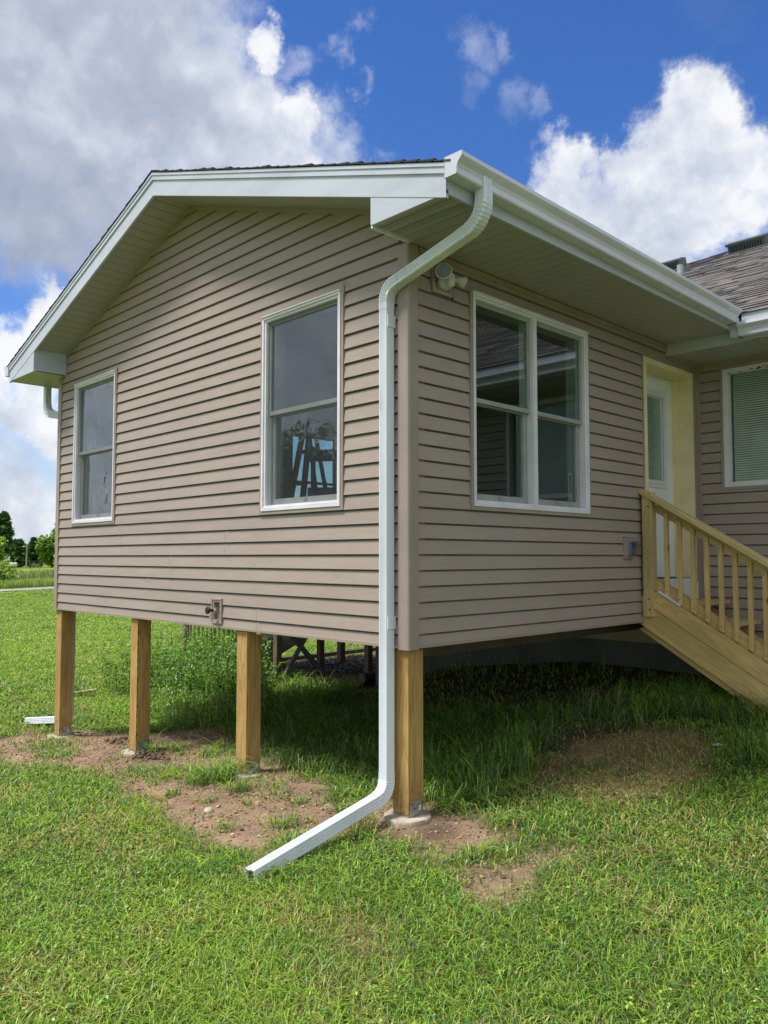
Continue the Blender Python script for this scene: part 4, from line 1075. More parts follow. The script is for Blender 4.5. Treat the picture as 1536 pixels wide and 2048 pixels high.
# ------------------------------------------------------------------ grass
def grass_mat(name, trans=.45):
    m = bpy.data.materials.new(name); m.use_nodes = True; t = NT(m.node_tree); t.n.remove(t.n['Principled BSDF'])
    at = t.new('ShaderNodeAttribute', attribute_name='Col').outputs[0]
    d = t.new('ShaderNodeBsdfDiffuse', ins={0: at}); tr = t.new('ShaderNodeBsdfTranslucent', ins={0: at}); gl = t.new('ShaderNodeBsdfGlossy', ins={0: (.8, .9, .8, 1), 'Roughness': .42})
    mx = t.new('ShaderNodeMixShader', ins={0: trans, 1: d.outputs[0], 2: tr.outputs[0]})
    m2 = t.new('ShaderNodeMixShader', ins={0: .035 if trans else .0, 1: mx.outputs[0], 2: gl.outputs[0]})
    t.l.new(m2.outputs[0], t.n['Material Output'].inputs[0]); return m
GM = grass_mat('grass_blade'); LM = grass_mat('leaf', .35)
def zat(x, y): return height(x, y)
def blades(name, x, y, h, wd, col, lean=.5, flop=.5, z=None, parent=None):
    n = len(x); z = zat(x, y)-.004 if z is None else z
    a = rng.uniform(0, 2*np.pi, n); b = a+np.pi/2+rng.normal(0, .5, n); ln = np.abs(rng.normal(0, lean, n))*h
    dx, dy = np.cos(b), np.sin(b); wx, wy = np.cos(a)*wd/2, np.sin(a)*wd/2
    fl = np.clip(rng.normal(flop, .25, n), 0, 1.2)
    base = np.stack([x, y, z], -1); W_ = np.stack([wx, wy, 0*wx], -1)
    m1 = base+np.stack([dx*ln*.25, dy*ln*.25, h*.45], -1); m2 = base+np.stack([dx*ln*.7, dy*ln*.7, h*(.85-.12*fl)], -1); tip = base+np.stack([dx*ln*(1.15+.3*fl), dy*ln*(1.15+.3*fl), h*(1.05-.45*fl)], -1)
    V = np.stack([base-W_*.7, base+W_*.7, m1-W_, m1+W_, m2-W_*.75, m2+W_*.75, tip], 1).reshape(-1, 3)
    i = np.arange(n)[:, None]*7
    F4 = np.concatenate([i+np.array([[0, 1, 3, 2]]), i+np.array([[2, 3, 5, 4]])]); F3 = i+np.array([[4, 5, 6]])
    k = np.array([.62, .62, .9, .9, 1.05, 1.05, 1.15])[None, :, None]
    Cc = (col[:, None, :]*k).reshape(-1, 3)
    return V, F4, F3, Cc
def emit(name, parts, mat_, label=None, cat=None, kind='stuff', parent=None):
    off = 0; V = []; F4 = []; F3 = []; Cc = []
    for v, f4, f3, c in parts:
        V.append(v); F4.append(f4+off); F3.append(f3+off); Cc.append(c); off += len(v)
    F = [np.concatenate(F4)]; 
    if sum(map(len, F3)): F.append(np.concatenate(F3))
    o = npmesh(name, np.concatenate(V), F, mat_, parent, np.concatenate(Cc)); 
    if kind: o['kind'] = kind
    if label: o['label'] = label
    if cat: o['category'] = cat
    return o
BR = np.array([.335, .530, .055]); MD = np.array([.205, .390, .050]); YL = np.array([.480, .490, .105]); ST = np.array([.50, .40, .20]); BG = np.array([.120, .250, .085]); DK = np.array([.070, .150, .036])
def palette(n, w):
    P = np.stack([BR, MD, YL, ST, BG, DK]); w = np.asarray(w, float); w /= w.sum(); k = rng.choice(6, n, p=w)
    return P[k]*rng.uniform(.72, 1.28, (n, 1))*rng.uniform(.94, 1.06, (n, 3))
def sector(n0, d0, d1, fall, half=.72):
    """points in a wide sector round the view, thinning with distance"""
    N = int(n0); u = rng.random(N)
    p = 2-fall; d = (d0**p+u*(d1**p-d0**p))**(1/p) if abs(p) > 1e-6 else d0*(d1/d0)**u
    th = YAW+rng.uniform(-half, half, N)
    return CAMP[0]-np.sin(th)*d, CAMP[1]+np.cos(th)*d, d
parts = []
x, y, d = sector(760000, 2.1, 62, 1.62)
roomy = (x > WL) & (x < .05) & (y > 2.2)
dz = soft('dirt', x, y); dd = soft('dead', x, y); tl = zone('tall', x, y); md = zone('med', x, y); wz = zone('weeds', x, y); un = under(x, y)
gr_ = (x > -9.5) & (x < -4.7) & (y > 3.6)
patch = fbm(x, y, 3.2, 3); bare = fbm(x+11, y+5, 1.6, 4)
keep = rng.random(len(x)) > np.clip(dz*1.02-.02*(patch > .62)-.32*(patch > .60), 0, 1)
keep &= rng.random(len(x)) > dd*.35
keep &= ~(tl | md | wz) | (rng.random(len(x)) < .25)
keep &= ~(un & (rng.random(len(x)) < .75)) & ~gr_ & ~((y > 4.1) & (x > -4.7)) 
keep &= rng.random(len(x)) > np.clip((bare-.60)*2.2, 0, .5)
along_ = (x*-.937+y*.348)
x, y, d, dd, patch, dz = x[keep], y[keep], d[keep], dd[keep], patch[keep], dz[keep]
tn = fbm(x, y, .55, 3); tn2 = fbm(x+50, y, 1.8, 3)
cl = np.where((tn > .52)[:, None], palette(len(x), (5.5, 3, 1.3, .25, .6, .3)), palette(len(x), (3.4, 4, .8, .35, 1.6, .7)))
yel = rng.random(len(x)) < np.clip((tn2-.54)*3.4, 0, .6); cl[yel] = palette(yel.sum(), (1, .5, 2, 2.6, 0, 0))
ded = rng.random(len(x)) < dd*.8; cl[ded] = palette(ded.sum(), (.15, .3, .6, 4, 0, .3))*.8
near_house = np.clip(1-np.hypot(np.clip(-x, 0, 9)*0, np.clip(np.abs(y-.3), 0, 9))/1.2, 0, 1)
bl2 = rng.random(len(x)) < near_house*.35; cl[bl2] = palette(bl2.sum(), (.2, 1.5, .2, .5, 3, 1))
hh = rng.uniform(.026, .052, len(x))*(.75+.7*fbm(x, y, 1.3, 3))*(1+.25*near_house)
wd = np.maximum(.0038, .00125*d)*rng.uniform(.7, 1.3, len(x))
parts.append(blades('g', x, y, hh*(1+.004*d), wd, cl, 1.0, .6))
# longer grass: along the foundation side and under the room
def scatter_zone(key, n, jit=.13, extra=None):
    P = np.concatenate([np.array(p) for p in PD[key]]); lo, hi = P.min(0)-.2, P.max(0)+.2
    x = rng.uniform(lo[0], hi[0], n); y = rng.uniform(lo[1], hi[1], n); k = zone(key, x, y, jit); return x[k], y[k]
def clumps(x, y, per, spread):
    n = len(x); k = rng.integers(per[0], per[1], n); X = np.repeat(x, k); Y = np.repeat(y, k); s = rng.normal(0, spread, (len(X), 2)); return X+s[:, 0], Y+s[:, 1]
emit('lawn_grass', parts, GM, 'short mown green grass across the lawn', 'grass')
parts = []
x, y = scatter_zone('tall', 4300); x, y = clumps(x, y, (9, 26), .045)
k = rng.random(len(x)) > .65*((x < .0)*(y > 1.7)); x, y = x[k], y[k]
n = len(x); q = fbm(x, y, 1.5, 3)
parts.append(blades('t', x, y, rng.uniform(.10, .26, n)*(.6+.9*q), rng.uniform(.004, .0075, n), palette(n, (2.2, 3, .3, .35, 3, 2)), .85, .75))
x, y = scatter_zone('med', 3600); x, y = clumps(x, y, (6, 15), .04); n = len(x)
parts.append(blades('m', x, y, rng.uniform(.05, .17, n), rng.uniform(.004, .007, n), palette(n, (1, 2.5, .2, .9, 3, 2)), .9, .7))
# fringe around the dirt and a few loners on it
x = rng.uniform(-6.3, 1.2, 26000); y = rng.uniform(-1.1, 1.3, 26000); e_ = soft('dirt', x, y); k = (e_ > .05) & (e_ < .62) & (fbm(x, y, 2.1, 3) > .47); x, y = x[k], y[k]; n = len(x)
parts.append(blades('f', x, y, rng.uniform(.03, .09, n), rng.uniform(.004, .0065, n), palette(n, (2, 2.5, .6, .8, 3, 1)), 1.2, .6))
for (cx, cy, s, m_, hh_) in ((-1.86, -.16, .11, 210, .22), (-2.05, -.25, .12, 130, .15), (-1.55, -.22, .08, 80, .12), (-2.55, -.22, .2, 240, .09), (-2.9, -.3, .15, 120, .08), (-.75, .05, .10, 90, .10), (-.95, -.12, .07, 60, .06), (-.55, -.05, .07, 60, .08), (-4.5, -.35, .2, 240, .07), (-5.0, -.2, .25, 260, .07), (-3.35, .28, .12, 100, .11), (-2.85, .4, .16, 150, .13), (-3.45, .12, .06, 60, .14), (-.62, -.5, .10, 90, .09), (-.3, -.72, .12, 130, .10), (-.35, -1.2, .15, 190, .09), (.0, -1.05, .12, 130, .10), (.05, .32, .1, 110, .13), (-.25, .45, .14, 220, .16), (.45, .35, .12, 150, .12), (.62, -.2, .1, 130, .09), (-.9, -.75, .05, 40, .05), (-1.5, -.5, .04, 40, .05), (-1.25, -.35, .04, 30, .05), (-1.9, -.55, .05, 50, .07), (-6.2, .5, .3, 260, .12), (-5.9, .15, .2, 160, .10)):
    x = rng.normal(cx, s*.6, m_); y = rng.normal(cy, s*.6, m_)
    parts.append(blades('c', x, y, rng.uniform(.5, 1.15, m_)*hh_, rng.uniform(.005, .009, m_), palette(m_, (3, 2.5, .7, .5, 3, .5)), 1.0, .9))
emit('long_grass', parts, GM, 'longer unmown grass and tufts around the posts and under the raised room', 'grass')

# broad leaved lawn weeds and clover
def leaves(x, y, z, size, col, tilt=.5, aspect=.5):
    n = len(x); a = rng.uniform(0, 2*np.pi, n); ti = rng.normal(.15, tilt, n)
    d = np.stack([np.cos(a)*np.cos(ti), np.sin(a)*np.cos(ti), np.sin(ti)], -1); s = np.stack([-np.sin(a), np.cos(a), rng.normal(0, .3, n)], -1)
    c = np.stack([x, y, z], -1); L = size[:, None]
    V = np.stack([c, c+d*L*.45+s*L*aspect*.5, c+d*L+np.array([0, 0, -1])*L*.15, c+d*L*.45-s*L*aspect*.5], 1).reshape(-1, 3)
    i = np.arange(n)[:, None]*4
    return V, i+np.array([[0, 1, 2, 3]]), np.zeros((0, 3), int), np.repeat(col, 4, 0)
x, y, d = sector(5200, 2.1, 9, 1.2); k = (soft('dirt', x, y) < .2) & ~under(x, y) & (y < 3.4) & (fbm(x+7, y, 1.2, 3) > .47); x, y = x[k], y[k]
k = rng.integers(5, 13, len(x)); X = np.repeat(x, k); Y = np.repeat(y, k); n = len(X); sp = rng.normal(0, .022, (n, 2)); X += sp[:, 0]; Y += sp[:, 1]
P1 = leaves(X, Y, zat(X, Y)+rng.uniform(.012, .045, n), rng.uniform(.010, .022, n), palette(n, (3, 3, .6, .1, 2, .4))*1.05, .45, .6)
x = rng.uniform(-6, 1, 420); y = rng.uniform(-1, 1.1, 420); k = zone('dirt', x, y) & (fbm(x, y, 2.9, 3) > .5); x, y = x[k], y[k]
k = rng.integers(4, 10, len(x)); X = np.repeat(x, k); Y = np.repeat(y, k); n = len(X); sp = rng.normal(0, .025, (n, 2)); X += sp[:, 0]; Y += sp[:, 1]
P2 = leaves(X, Y, zat(X, Y)+rng.uniform(.002, .02, n), rng.uniform(.02, .04, n), palette(n, (1, 2, 1, 1, 3, .2)), .3, .4)
emit('clover', [P1, P2], LM, 'clover and broad leaved weeds among the lawn grass', 'ground cover')

# tall weeds under and beyond the room
def weed_plants(x, y, h, nl, size, pal, spread=.06):
    n = len(x); z = zat(x, y); k = nl
    X = np.repeat(x, k); Y = np.repeat(y, k); H = np.repeat(h, k); Z0 = np.repeat(z, k); t = rng.random(len(X))**.8
    lx = rng.normal(0, spread, n); ly = rng.normal(0, spread, n)
    X = X+np.repeat(lx, k)*t+rng.normal(0, .03, len(X))*(1.2-t); Y = Y+np.repeat(ly, k)*t+rng.normal(0, .03, len(X))*(1.2-t)
    lv = leaves(X, Y, Z0+H*t, size*rng.uniform(.6, 1.3, len(X)), palette(len(X), pal)*(.75+.4*t[:, None]), .6, .45)
    st_ = blades('s', x, y, h, np.full(n, .006), palette(n, (1, 2, .5, .3, 1, 1)), .2, .1)
    return [lv, st_]
x, y = scatter_zone('weeds', 3600, .3); n = len(x)
kk = (fbm(x, y, 1.1, 3) > .36) & ~((y > 4.4) & (x > -8)); x, y = x[kk], y[kk]; n = len(x)
hh = rng.uniform(.16, .50, n)*np.where((y+3.65)/(3.5-x) > .735, .5, 1.)*np.interp(y, [.8, 1.6, 3.2, 5], [.35, .8, .95, .9])
ps = weed_plants(x, y, hh, 26, .036, (3, 3.4, .6, .2, 2.2, 1.2))
xb = rng.uniform(-8.6, -4.4, 700); yb = rng.uniform(1.9, 3.9, 700); kk = (fbm(xb, yb, .9, 3) > .44) & ((yb+3.65)/(3.5-xb) < .735); xb, yb = xb[kk], yb[kk]; n = len(xb)
ps += weed_plants(xb, yb, rng.uniform(.35, .80, n)*(.7+.6*fbm(xb, yb, .8, 2)), 40, .055, (1.5, 4, .2, .1, 2.5, 2.5), .10)
xg, yg = clumps(x[::2], y[::2], (5, 12), .06); n = len(xg); ps.append(blades('w', xg, yg, rng.uniform(.1, .38, n), rng.uniform(.005, .008, n), palette(n, (3.4, 3, .8, .5, 1.5, .5)), .6, .6))
emit('weeds', ps, LM, 'thick green weeds growing beyond the third and fourth posts', 'weeds')
x = rng.uniform(-11.0, -9.0, 120); y = rng.normal(5.05, .12, 120); n = len(x)
ps = weed_plants(x, y, rng.uniform(.4, 1.0, n), 46, .045, (2, 4, .2, .1, 1.5, 2), .12)
emit('climbing_weeds', ps, LM, 'leafy vines climbing the old deck stair railing', 'vines')
# seedy stalks in the dark below the room
x = np.concatenate([rng.uniform(-3.4, -.6, 120), rng.uniform(.2, 2.2, 30)]); y = np.concatenate([rng.uniform(3.2, 4.0, 120), rng.uniform(3.5, 4.0, 30)])
emit('shade_weeds', weed_plants(x, y, rng.uniform(.08, .28, 150), 14, .022, (0, 2, 0, 2, 1, 3), .05), LM, 'thin weeds at the foot of the shaded foundation wall', 'weeds')

# pebbles, clods, straw
def stones(name, x, y, r, col, label, cat, z=None):
    ico = bmesh.new(); bmesh.ops.create_icosphere(ico, subdivisions=1, radius=1); iv = np.array([v.co[:] for v in ico.verts]); ifc = np.array([[v.index for v in f.verts] for f in ico.faces]); ico.free()
    n = len(x); zz = zat(x, y) if z is None else z; s = r[:, None, None]*rng.uniform(.6, 1.2, (n, 1, 3))*np.array([1, 1, .65]); V = iv[None]*s*rng.uniform(.82, 1.18, (n, len(iv), 1))
    a = rng.uniform(0, 6.28, n); c, s_ = np.cos(a)[:, None], np.sin(a)[:, None]; V = np.stack([V[..., 0]*c-V[..., 1]*s_, V[..., 0]*s_+V[..., 1]*c, V[..., 2]], -1)+np.stack([x, y, zz+r*.15], -1)[:, None]
    F = (ifc[None]+np.arange(n)[:, None, None]*len(iv)).reshape(-1, 3)
    m = bpy.data.materials.get('stone') or grass_mat('stone', 0.)
    o = npmesh(name, V.reshape(-1, 3), [F], m, None, np.repeat(col, len(iv), 0)); return tag(o, label, cat, None, 'stuff')
x = rng.uniform(-6.2, 1.2, 60000); y = rng.uniform(-1.1, 1.2, 60000); k = zone('dirt', x, y) & (rng.random(60000) < .6); x, y = x[k], y[k]; n = len(x)
r_s = .0022+.014*rng.random(n)**5; cc = np.array([.32, .225, .150])*rng.uniform(.55, 1.35, (n, 1)); lt = rng.random(n) < .07; cc[lt] = np.array([.52, .45, .38])*rng.uniform(.6, 1.2, (lt.sum(), 1)); dk = rng.random(n) < .05; cc[dk] = np.array([.13, .09, .07])
stones('pebbles', x, y, r_s, cc, 'small clods and pebbles over the bare reddish dirt', 'pebbles')
x = np.concatenate([rng.normal(c, s, m_) for c, s, m_ in ((-3.35, .14, 110), (-4.5, .13, 80), (-2.3, .10, 80))]); y = np.concatenate([rng.normal(c, .05, m_) for c, m_ in ((.02, 110), (.3, 80), (-.12, 80))]); n = len(x)
stones('mud_clods', x, y, rng.uniform(.008, .032, n), np.array([.16, .115, .085])*rng.uniform(.5, 1.3, (n, 1)), 'dark damp mud clods between the posts', 'clods')
x = rng.uniform(-9.4, -4.8, 9000); y = rng.uniform(3.7, 11, 9000); n = len(x)
stones('wood_chips', x, y, rng.uniform(.012, .035, n), np.array([.20, .16, .13])*rng.uniform(.4, 1.8, (n, 1)), 'grey mulch chips under the old deck', 'mulch')
for (a, b, r_, lb) in ((-1.30, -.62, .035, 'pale round stone lying on the dirt'), (-3.05, .42, .03, 'grey stone by the third post')):
    bm_ = bmesh.new(); bmesh.ops.create_icosphere(bm_, subdivisions=3, radius=r_)
    for v in bm_.verts: v.co *= 1+.18*(vnoise(v.co.x*60+a, v.co.y*60+v.co.z*40, 1)-.5); v.co.z *= .75
    me = bpy.data.meshes.new('stone'); bm_.to_mesh(me); bm_.free(); me.materials.append(mat('stone_'+lb[:4], (.47, .42, .34) if r_ > .032 else (.28, .26, .24), .85, .2, .15, 30, .5, 90)); o = bpy.data.objects.new('stone', me); link(o); o.location = (a, b, float(zat(np.array([a]), np.array([b]))[0])+.012); tag(o, lb, 'stone')
    for q in me.polygons: q.use_smooth = True
# straw: dry clippings
x, y, d = sector(9000, 2.2, 8, 1.2); k = (soft('dirt', x, y) < .5) & ~under(x, y) & (fbm(x, y, 1.4, 3) > .5); x, y = x[k], y[k]
x2, y2 = scatter_zone('dead', 4200); x = np.concatenate([x, x2]); y = np.concatenate([y, y2]); n = len(x)
a = rng.uniform(0, 6.28, n); L = rng.uniform(.02, .06, n); wv = .0016; z = zat(x, y)+rng.uniform(.004, .022, n); dx, dy = np.cos(a)*L/2, np.sin(a)*L/2; px, py = -np.sin(a)*wv, np.cos(a)*wv; dzz = rng.normal(0, .008, n)
V = np.stack([np.stack([x-dx-px, y-dy-py, z-dzz], -1), np.stack([x+dx-px, y+dy-py, z+dzz], -1), np.stack([x+dx+px, y+dy+py, z+dzz+.001], -1), np.stack([x-dx+px, y-dy+py, z-dzz+.001], -1)], 1).reshape(-1, 3)
i_ = np.arange(n)[:, None]*4
emit('straw', [(V, i_+np.array([[0, 1, 2, 3]]), np.zeros((0, 3), int), np.repeat(palette(n, (0, 0, .4, 4, 0, .1)), 4, 0))], GM, 'dry clippings and straw lying in the lawn', 'straw')

# litter
def scrap(name, x, y, s, m, label, cat, lift=.03, zz=None):
    r_ = random.Random(int(x*31+y*7)); mb = MB(); n = 5; P = [[Vector(((i/n-.5)*s*2, (j/n-.5)*s, lift*r_.uniform(.2, 1.2))) for j in range(n+1)] for i in range(n+1)]
    for i in range(n):
        for j in range(n): mb.face([P[i][j], P[i+1][j], P[i+1][j+1], P[i][j+1]]); 
    z0 = float(zat(np.array([x]), np.array([y]))[0]); o = mb.build(name, m, None, loc=(x, y, z0+.01), rot=(0, 0, .5)); sm = o.modifiers.new('thickness', 'SOLIDIFY'); sm.thickness = .002
    return tag(o, label, cat)
scrap('paper_scrap', -3.68, 1.70, .11, M['label'], 'crumpled white scrap lying in the weeds beyond the second post', 'litter', .07)
scrap('plastic_bag', -8.43, 6.5, .16, mat('blue_white_plastic', (.25, .38, .62), .5, .4, .4, 9), 'blue and white plastic scrap on the mulch under the old deck', 'litter', .1)
scrap('paper_scrap', .95, 2.3, .035, M['label'], 'tiny white scrap on the dead grass patch', 'litter', .015)

# fallen twig on the far lawn
t = thing('fallen_branch', 'small leafy broken branch lying on the lawn between the two left posts', 'branch', (-8.4, 1.63, g1(-8.4, 1.63)+.02))
mb = MB(); mb.cyl((-.25, -.1, .0), (.28, .1, .10), .012, .018, 8); mb.cyl((0, 0, .05), (-.2, .18, .14), .008, .005, 6); mb.build('stem', mat('pale_bark', (.42, .36, .22), .8, .2, .15, 20), t)
lv = leaves(rng.normal(-.25, .18, 160), rng.normal(-.02, .14, 160), rng.uniform(.0, .2, 160), rng.uniform(.04, .08, 160), palette(160, (1, 3, 0, 0, 1, 2)), .6, .5); emit('leaves', [lv], LM, None, None, None, t)

# ------------------------------------------------------------------ old deck beyond the room
dk = thing('old_deck', 'weathered brown deck with cross braced posts and a stair seen under the raised room', 'deck', (-6.78, 4.06, 0))
def dpt(x, y, z): return (x+6.78, y-4.06, z)
for (x, y, w_) in ((-6.78, 4.06, .10), (-7.61, 5.64, .10), (-8.62, 7.02, .12), (-6.05, 5.35, .10)):
    mb = MB(); a = dpt(x-w_/2, y-w_/2, g1(x, y)-.05); b = dpt(x+w_/2, y+w_/2, .22); mb.box(a, b); mb.build('post', M['oldwoodZ'], dk, bevel=.004)
def brace(p, q, w_=.09, t_=.04, name='cross_brace'):
    p, q = Vector(p), Vector(q); d = q-p; L = d.length; o = (MB()); o.box((0, -t_/2, -w_/2), (L, t_/2, w_/2)); ob = o.build(name, M['oldwood'], dk, bevel=.003, loc=p); ob.rotation_euler = d.to_track_quat('X', 'Z').to_euler(); return ob
brace(dpt(-6.72, 4.00, -1.50), dpt(-7.55, 5.58, -.36)); brace(dpt(-7.50, 5.64, -1.50), dpt(-6.83, 4.06, -.36))
mb = MB()
for i in range(36): mb.box((-3.0+i*.145, -.4, .22), (-3.0+i*.145+.138, 3.3, .26))
mb.build('deck_floor', M['oldwoodZ'], dk)
mb = MB(); mb.box((-2.9, -.4, .04), (2.1, -.36, .215)); mb.box((-2.9, 3.2, .04), (2.1, 3.24, .215)); mb.build('rim_joist', M['oldwood'], dk)
for yy in (4.45, 5.35): brace(dpt(-5.9, yy, .12), dpt(-9.45, yy+.06, -1.47), .30, .045, 'stringer')
for i in range(7):
    mb = MB(); x = -6.2-i*.47; z = .10-i*.205; mb.box(dpt(x-.14, 4.40, z), dpt(x+.14, 5.40, z+.038)); mb.build('tread', M['oldwoodZ'], dk)
mb = MB(); mb.box(dpt(-11.57, 5.15, -1.6), dpt(-11.46, 5.26, .0)); mb.build('newel_post', M['oldwoodZ'], dk)
for i in range(18):
    x = -11.32+i*.155; mb = MB(); mb.box(dpt(x-.018, 5.19, -1.42+max(0, (x+9.6))*.42), dpt(x+.018, 5.226, -.05+max(0, (x+9.6))*.42)); mb.build('baluster', M['oldwoodZ'], dk)
brace(dpt(-11.5, 5.2, -.02), dpt(-8.6, 5.2, .7), .09, .04, 'handrail')

for i, (y0, z0) in enumerate(((4.20, -1.44), (4.50, -1.285), (4.85, -1.13))):
    mb = MB(); 
    vs = []; mb.cyl((0, 0, 0), (0, 3.2, 0), .078, .078, 12); o = mb.build('landscape_timber', M['timber'], None, smooth=40, loc=(-5.32+.03*i, y0, z0+.078))
    tag(o, ('lowest landscape timber with a pale round end beside the mulch', 'middle landscape timber of the dark stack', 'topmost landscape timber of the dark stack')[i], 'timber', 'stacked timbers beside the foundation')
mb = MB(); mb.box((-.08, -2.6, 0), (.08, 6.6, .13)); o = mb.build('edging_timber', M['timber'], None, bevel=.01, loc=(-9.6, 6.0, -1.56)); tag(o, 'long low timber edging between the mulch and the far lawn', 'edging')

# ------------------------------------------------------------------ land to the left: road, verge, trees
def strip(name, a, b, w_, z, m, n=60):
    a = np.array(a, float); b = np.array(b, float); d = (b-a)/np.linalg.norm(b-a); nn = np.array([-d[1], d[0]]); t = np.linspace(0, 1, n)[:, None]; c = a+(b-a)*t; e = c+nn*w_
    P = np.concatenate([c, e]); zz = height(P[:, 0], P[:, 1])+z; V = np.concatenate([P, zz[:, None]], 1); i = np.arange(n-1)
    return npmesh(name, V, [np.stack([i, i+1, i+1+n, i+n], -1)], m, None, None, True)
rd = strip('road', (-20, -44), (-80, 72), 3.0, .05, mat('pale_gravel_road', (.36, .34, .30), .95, .1, .12, .6, .5, 20), 90); rd['kind'] = 'structure'
# verge of tall seeding grass beyond the road
dR = np.array([-60, 116.])/np.linalg.norm([-60, 116]); nR = np.array([-dR[1], dR[0]])
def vergepts(n, o0, o1, l0=-10, l1=60):
    a = rng.uniform(l0, l1, n); b = rng.uniform(o0, o1, n); P = np.array([-46.0, 6.])+dR*a[:, None]*1.0+nR*b[:, None]; return P[:, 0], P[:, 1]
x, y = vergepts(30000, 3.2, 9, -26, 60); n = len(x); A = blades('v', x, y, rng.uniform(.3, .75, n), np.full(n, .035), palette(n, (5, 3, 2.5, .8, .3, .3))*.9, .35, .4)
x, y = vergepts(26000, 8, 26, -26, 60); n = len(x); B = blades('v', x, y, rng.uniform(.5, 1.15, n)*(.7+.6*fbm(x, y, .3, 3)), np.full(n, .05), palette(n, (1, 2, 1.8, 2.6, 2.6, .8))*.8, .3, .4)
emit('tall_verge_grass', [A, B], GM, 'tall seeding grass beyond the gravel road', 'grass')

def crown(n, cx, cy, cz, rx, rz, size, pal, dens=None, hollow=.55, lobes=9, seed=1, shape='round'):
    r_ = np.random.default_rng(seed)
    if shape == 'round':
        c = r_.normal(0, 1, (lobes, 3)); c /= np.linalg.norm(c, axis=1)[:, None]; c *= r_.uniform(.25, .72, (lobes, 1)); rad = r_.uniform(.32, .55, lobes)
        k = r_.integers(0, lobes, n); d = r_.normal(0, 1, (n, 3)); d /= np.linalg.norm(d, axis=1)[:, None]
        P = c[k]+d*rad[k][:, None]*r_.uniform(hollow, 1.05, (n, 1))
        X, Y, Zc = cx+P[:, 0]*rx, cy+P[:, 1]*rx, cz+P[:, 2]*rz
        tone = np.clip(.75+.5*r_.random(lobes)[k], .5, 1.3)
    else:   # layered conifer / pine: tiers of drooping branches
        t = r_.random(n)**.8; tier = np.floor(t*lobes)/lobes; a = r_.uniform(0, 6.28, n); br = np.floor(a/6.28*7)
        rr = (1-tier)**.75*(.55+.45*np.sin(br*2.3+tier*40)**2); q = r_.random(n)**.6
        X = cx+np.cos(a)*rr*q*rx; Y = cy+np.sin(a)*rr*q*rx; Zc = cz+(tier+.35*(t*lobes-np.floor(t*lobes))/lobes*1.2+.05*q)*rz; tone = .8+.4*r_.random(n)
    lv = leaves(X, Y, Zc, size*r_.uniform(.6, 1.4, n), palette(n, pal)*tone[:, None], .8, .8); return lv
def tree(name, x, y, h, rx, rz, label, pal, n=2600, size=.9, trunk=.3, lobes=10, seed=1, shape='round', zc=None, group=None, gz=None, bark=(.10, .08, .06)):
    z = g1(x, y) if gz is None else gz; t = thing(name, label, 'bush' if name == 'bush' else 'tree', (x, y, z), 0, group)
    zc = h-rz if zc is None else zc
    lv = crown(n, 0, 0, zc, rx, rz, size, pal, lobes=lobes, seed=seed, shape=shape); emit('crown', [lv], LM, None, None, None, t)
    mb = MB(); mb.cyl((0, 0, -.2), (0, 0, h*.55 if shape == 'round' else h*.93), trunk, trunk*.35, 8)
    r_ = random.Random(seed)
    for i in range(7): a = r_.uniform(0, 6.28); zz = h*(.28+.07*i); mb.cyl((0, 0, zz), (math.cos(a)*rx*.6, math.sin(a)*rx*.6, zz+rx*.5), trunk*.35, trunk*.1, 5)
    mb.build('trunk', mat('bark_'+str(seed), bark, .9, .1, .2, 3, .5, 10), t); return t
GRP = 'trees along the far edge of the field'
tree('pine_tree', -172, 56.5, 11.2, 3.2, 8.5, 'tall dark pine with open layered branches above the round tree', (0, .6, 0, 0, 2, 6), 3400, .8, .3, 9, 3, 'pine', 3.0, GRP)
tree('leafy_tree', -150, 46.5, 6.3, 4.4, 2.9, 'round olive green tree beside the propane tank', (1.5, 4, 1, .2, .4, 2), 3000, .6, .25, 12, 4, group=GRP)
tree('spruce_tree', -186, 68.0, 6.5, 2.8, 6.2, 'dark spruce behind the light pole', (0, .3, 0, 0, 1, 6), 3000, .7, .2, 9, 5, 'pine', .4, GRP)
tree('spruce_tree', -183, 63.6, 6.0, 3.0, 5.8, 'dark spruce left of the light pole', (0, .3, 0, 0, 1, 6), 3000, .7, .2, 8, 6, 'pine', .3, GRP)
tree('leafy_tree', -176, 68.3, 9.0, 3.4, 4.4, 'mid green tree just right of the light pole', (1, 4, .3, 0, 1, 2.5), 3800, .62, .25, 12, 7, group=GRP)
tree('leafy_tree', -183, 75.0, 13.2, 4.4, 6.8, 'tallest bright green tree beside the house corner', (2, 4, .5, 0, 1, 1.5), 5200, .7, .3, 15, 8, group=GRP)
tree('leafy_tree', -205, 72, 7, 4, 3.5, 'hazy low tree behind the spruces', (.5, 3, .3, .2, 1, 3), 2200, .8, .25, 9, 9, group=GRP)
tree('leafy_tree', -104, 40.6, 3.9, 1.1, 1.9, 'small yellow green tree in front of the red barn', (2, 2, 3, .2, 0, .5), 1300, .32, .08, 9, 10, group=GRP)
tree('bush', -62, 18.0, 2.1, 1.55, 1.1, 'bright green bush at the edge of the tall grass', (3, 3, 1.6, .1, .4, .6), 2600, .22, .05, 11, 11)
for i, (x, y, h) in enumerate(((-60, -62, 17), (-74, -60, 21), (-50, -66, 15.5), (-92, -50, 20), (-34, -70, 19), (-67, -64, 16.5), (-83, -57, 18), (-42, -68, 19))):
    tree('leafy_tree', x, y, h, h*.42, h*.46, 'leafy tree far behind the photographer, seen only as a reflection', (0, 1.5, 0, 0, 1, 5), 7000, .55, .3, 9, 20+i, group='trees far behind the photographer')
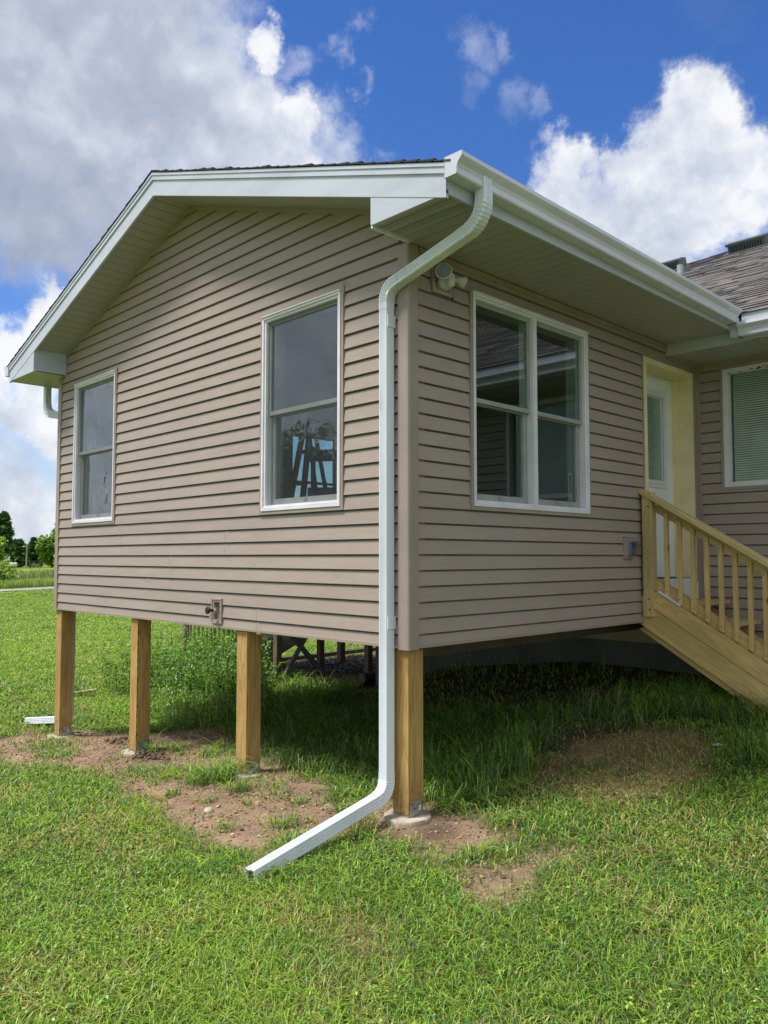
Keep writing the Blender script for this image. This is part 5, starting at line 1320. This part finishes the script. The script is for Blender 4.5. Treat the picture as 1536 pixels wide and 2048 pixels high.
for i, (x, y, h) in enumerate(((-165, 15, 8), (-178, 24, 10), (-160, -2, 7), (-190, 34, 12), (-172, -20, 9), (-150, 96, 11), (-140, 112, 9), (-128, 124, 12), (-112, 135, 10))):
    tree('leafy_tree', x, y, h, h*.45, h*.45, 'leafy tree on the horizon outside the photographed strip', (1, 4, .3, 0, 1, 2.5), 1500, .8, .3, 9, 40+i, group='trees outside the photographed strip')
# pole with yard light
t = thing('light_pole', 'wooden yard light pole with a short lamp arm by the dark trees', 'pole', (-173, 61.6, g1(-173, 61.6)))
mb = MB(); mb.cyl((0, 0, 0), (0, 0, 4.9), .17, .12, 10); mb.build('pole', mat('pale_pole', (.42, .40, .33), .8), t); mb = MB(); mb.cyl((0, 0, 4.6), (-.2, -.6, 4.75), .05, .04, 6); lathe(mb, (-.2, -.6, 4.72), (0, 0, -1), [(0, .08), (.05, .22), (.2, .24), (.25, .1)], 10); mb.build('lamp', M['offwhite'], t)
# propane tank
t = thing('propane_tank', 'white propane tank lying under the round tree', 'tank', (-186, 63.0-.0, g1(-186, 63)+.0), R(40)); t.location = (-176, 59.5, g1(-176, 59.5))
mb = MB(); lathe(mb, (-1.4, 0, .75), (1, 0, 0), [(0, .05), (.08, .3), (.3, .48), (2.5, .48), (2.72, .3), (2.8, .05)], 16); mb.build('tank', M['white'], t, smooth=50); mb = MB(); mb.box((-.9, -.3, 0), (-.75, .3, .4)); mb.box((.75, -.3, 0), (.9, .3, .4)); mb.cyl((0, 0, 1.2), (0, 0, 1.42), .15, n=10); mb.build('feet', M['greyplastic'], t)
# picnic shelter / swing
t = thing('garden_swing', 'small dark garden swing seat on the mown grass', 'swing', (-166, 60.8, g1(-166, 60.8)), R(60))
mb = MB()
for sx in (-1, 1):
    for sy in (-1, 1): mb.prism([(sx*1.0-.06, sy*.8, 0), (sx*1.0+.06, sy*.8, 0), (sx*1.0+.06, sy*.1, 1.5), (sx*1.0-.06, sy*.1, 1.5)], (0, .1, 0))
mb.box((-1.2, -.08, 1.45), (1.2, .08, 1.58)); mb.build('frame', M['dark'], t); mb = MB(); mb.box((-.8, -.3, .45), (.8, .3, .55)); mb.box((-.8, .25, .55), (.8, .3, 1.0)); mb.build('seat', M['oldwood'], t)
# barn
t = thing('red_barn', 'red barn with a pale blue metal roof half hidden by trees', 'barn', (-172, 69.8, g1(-172, 69.8)), R(24))
mb = MB(); mb.box((-.6, -1.2, 0), (5, 4, 5.4)); mb.build('wall', mat('barn_red', (.30, .07, .04), .8), t); mb = MB(); mb.prism([(-1.5, -1.7, 5.1), (-1.5, 1.5, 6.8), (-1.5, 4.7, 5.1), (-1.5, 4.7, 5.25), (-1.5, 1.5, 6.98), (-1.5, -1.7, 5.25)], (7, 0, 0)); mb.build('roof', mat('pale_blue_metal', (.42, .55, .60), .4), t)
mb = MB(); mb.box((.4, -1.28, 0), (1.2, -1.2, 1.9)); mb.build('door', M['white'], t)
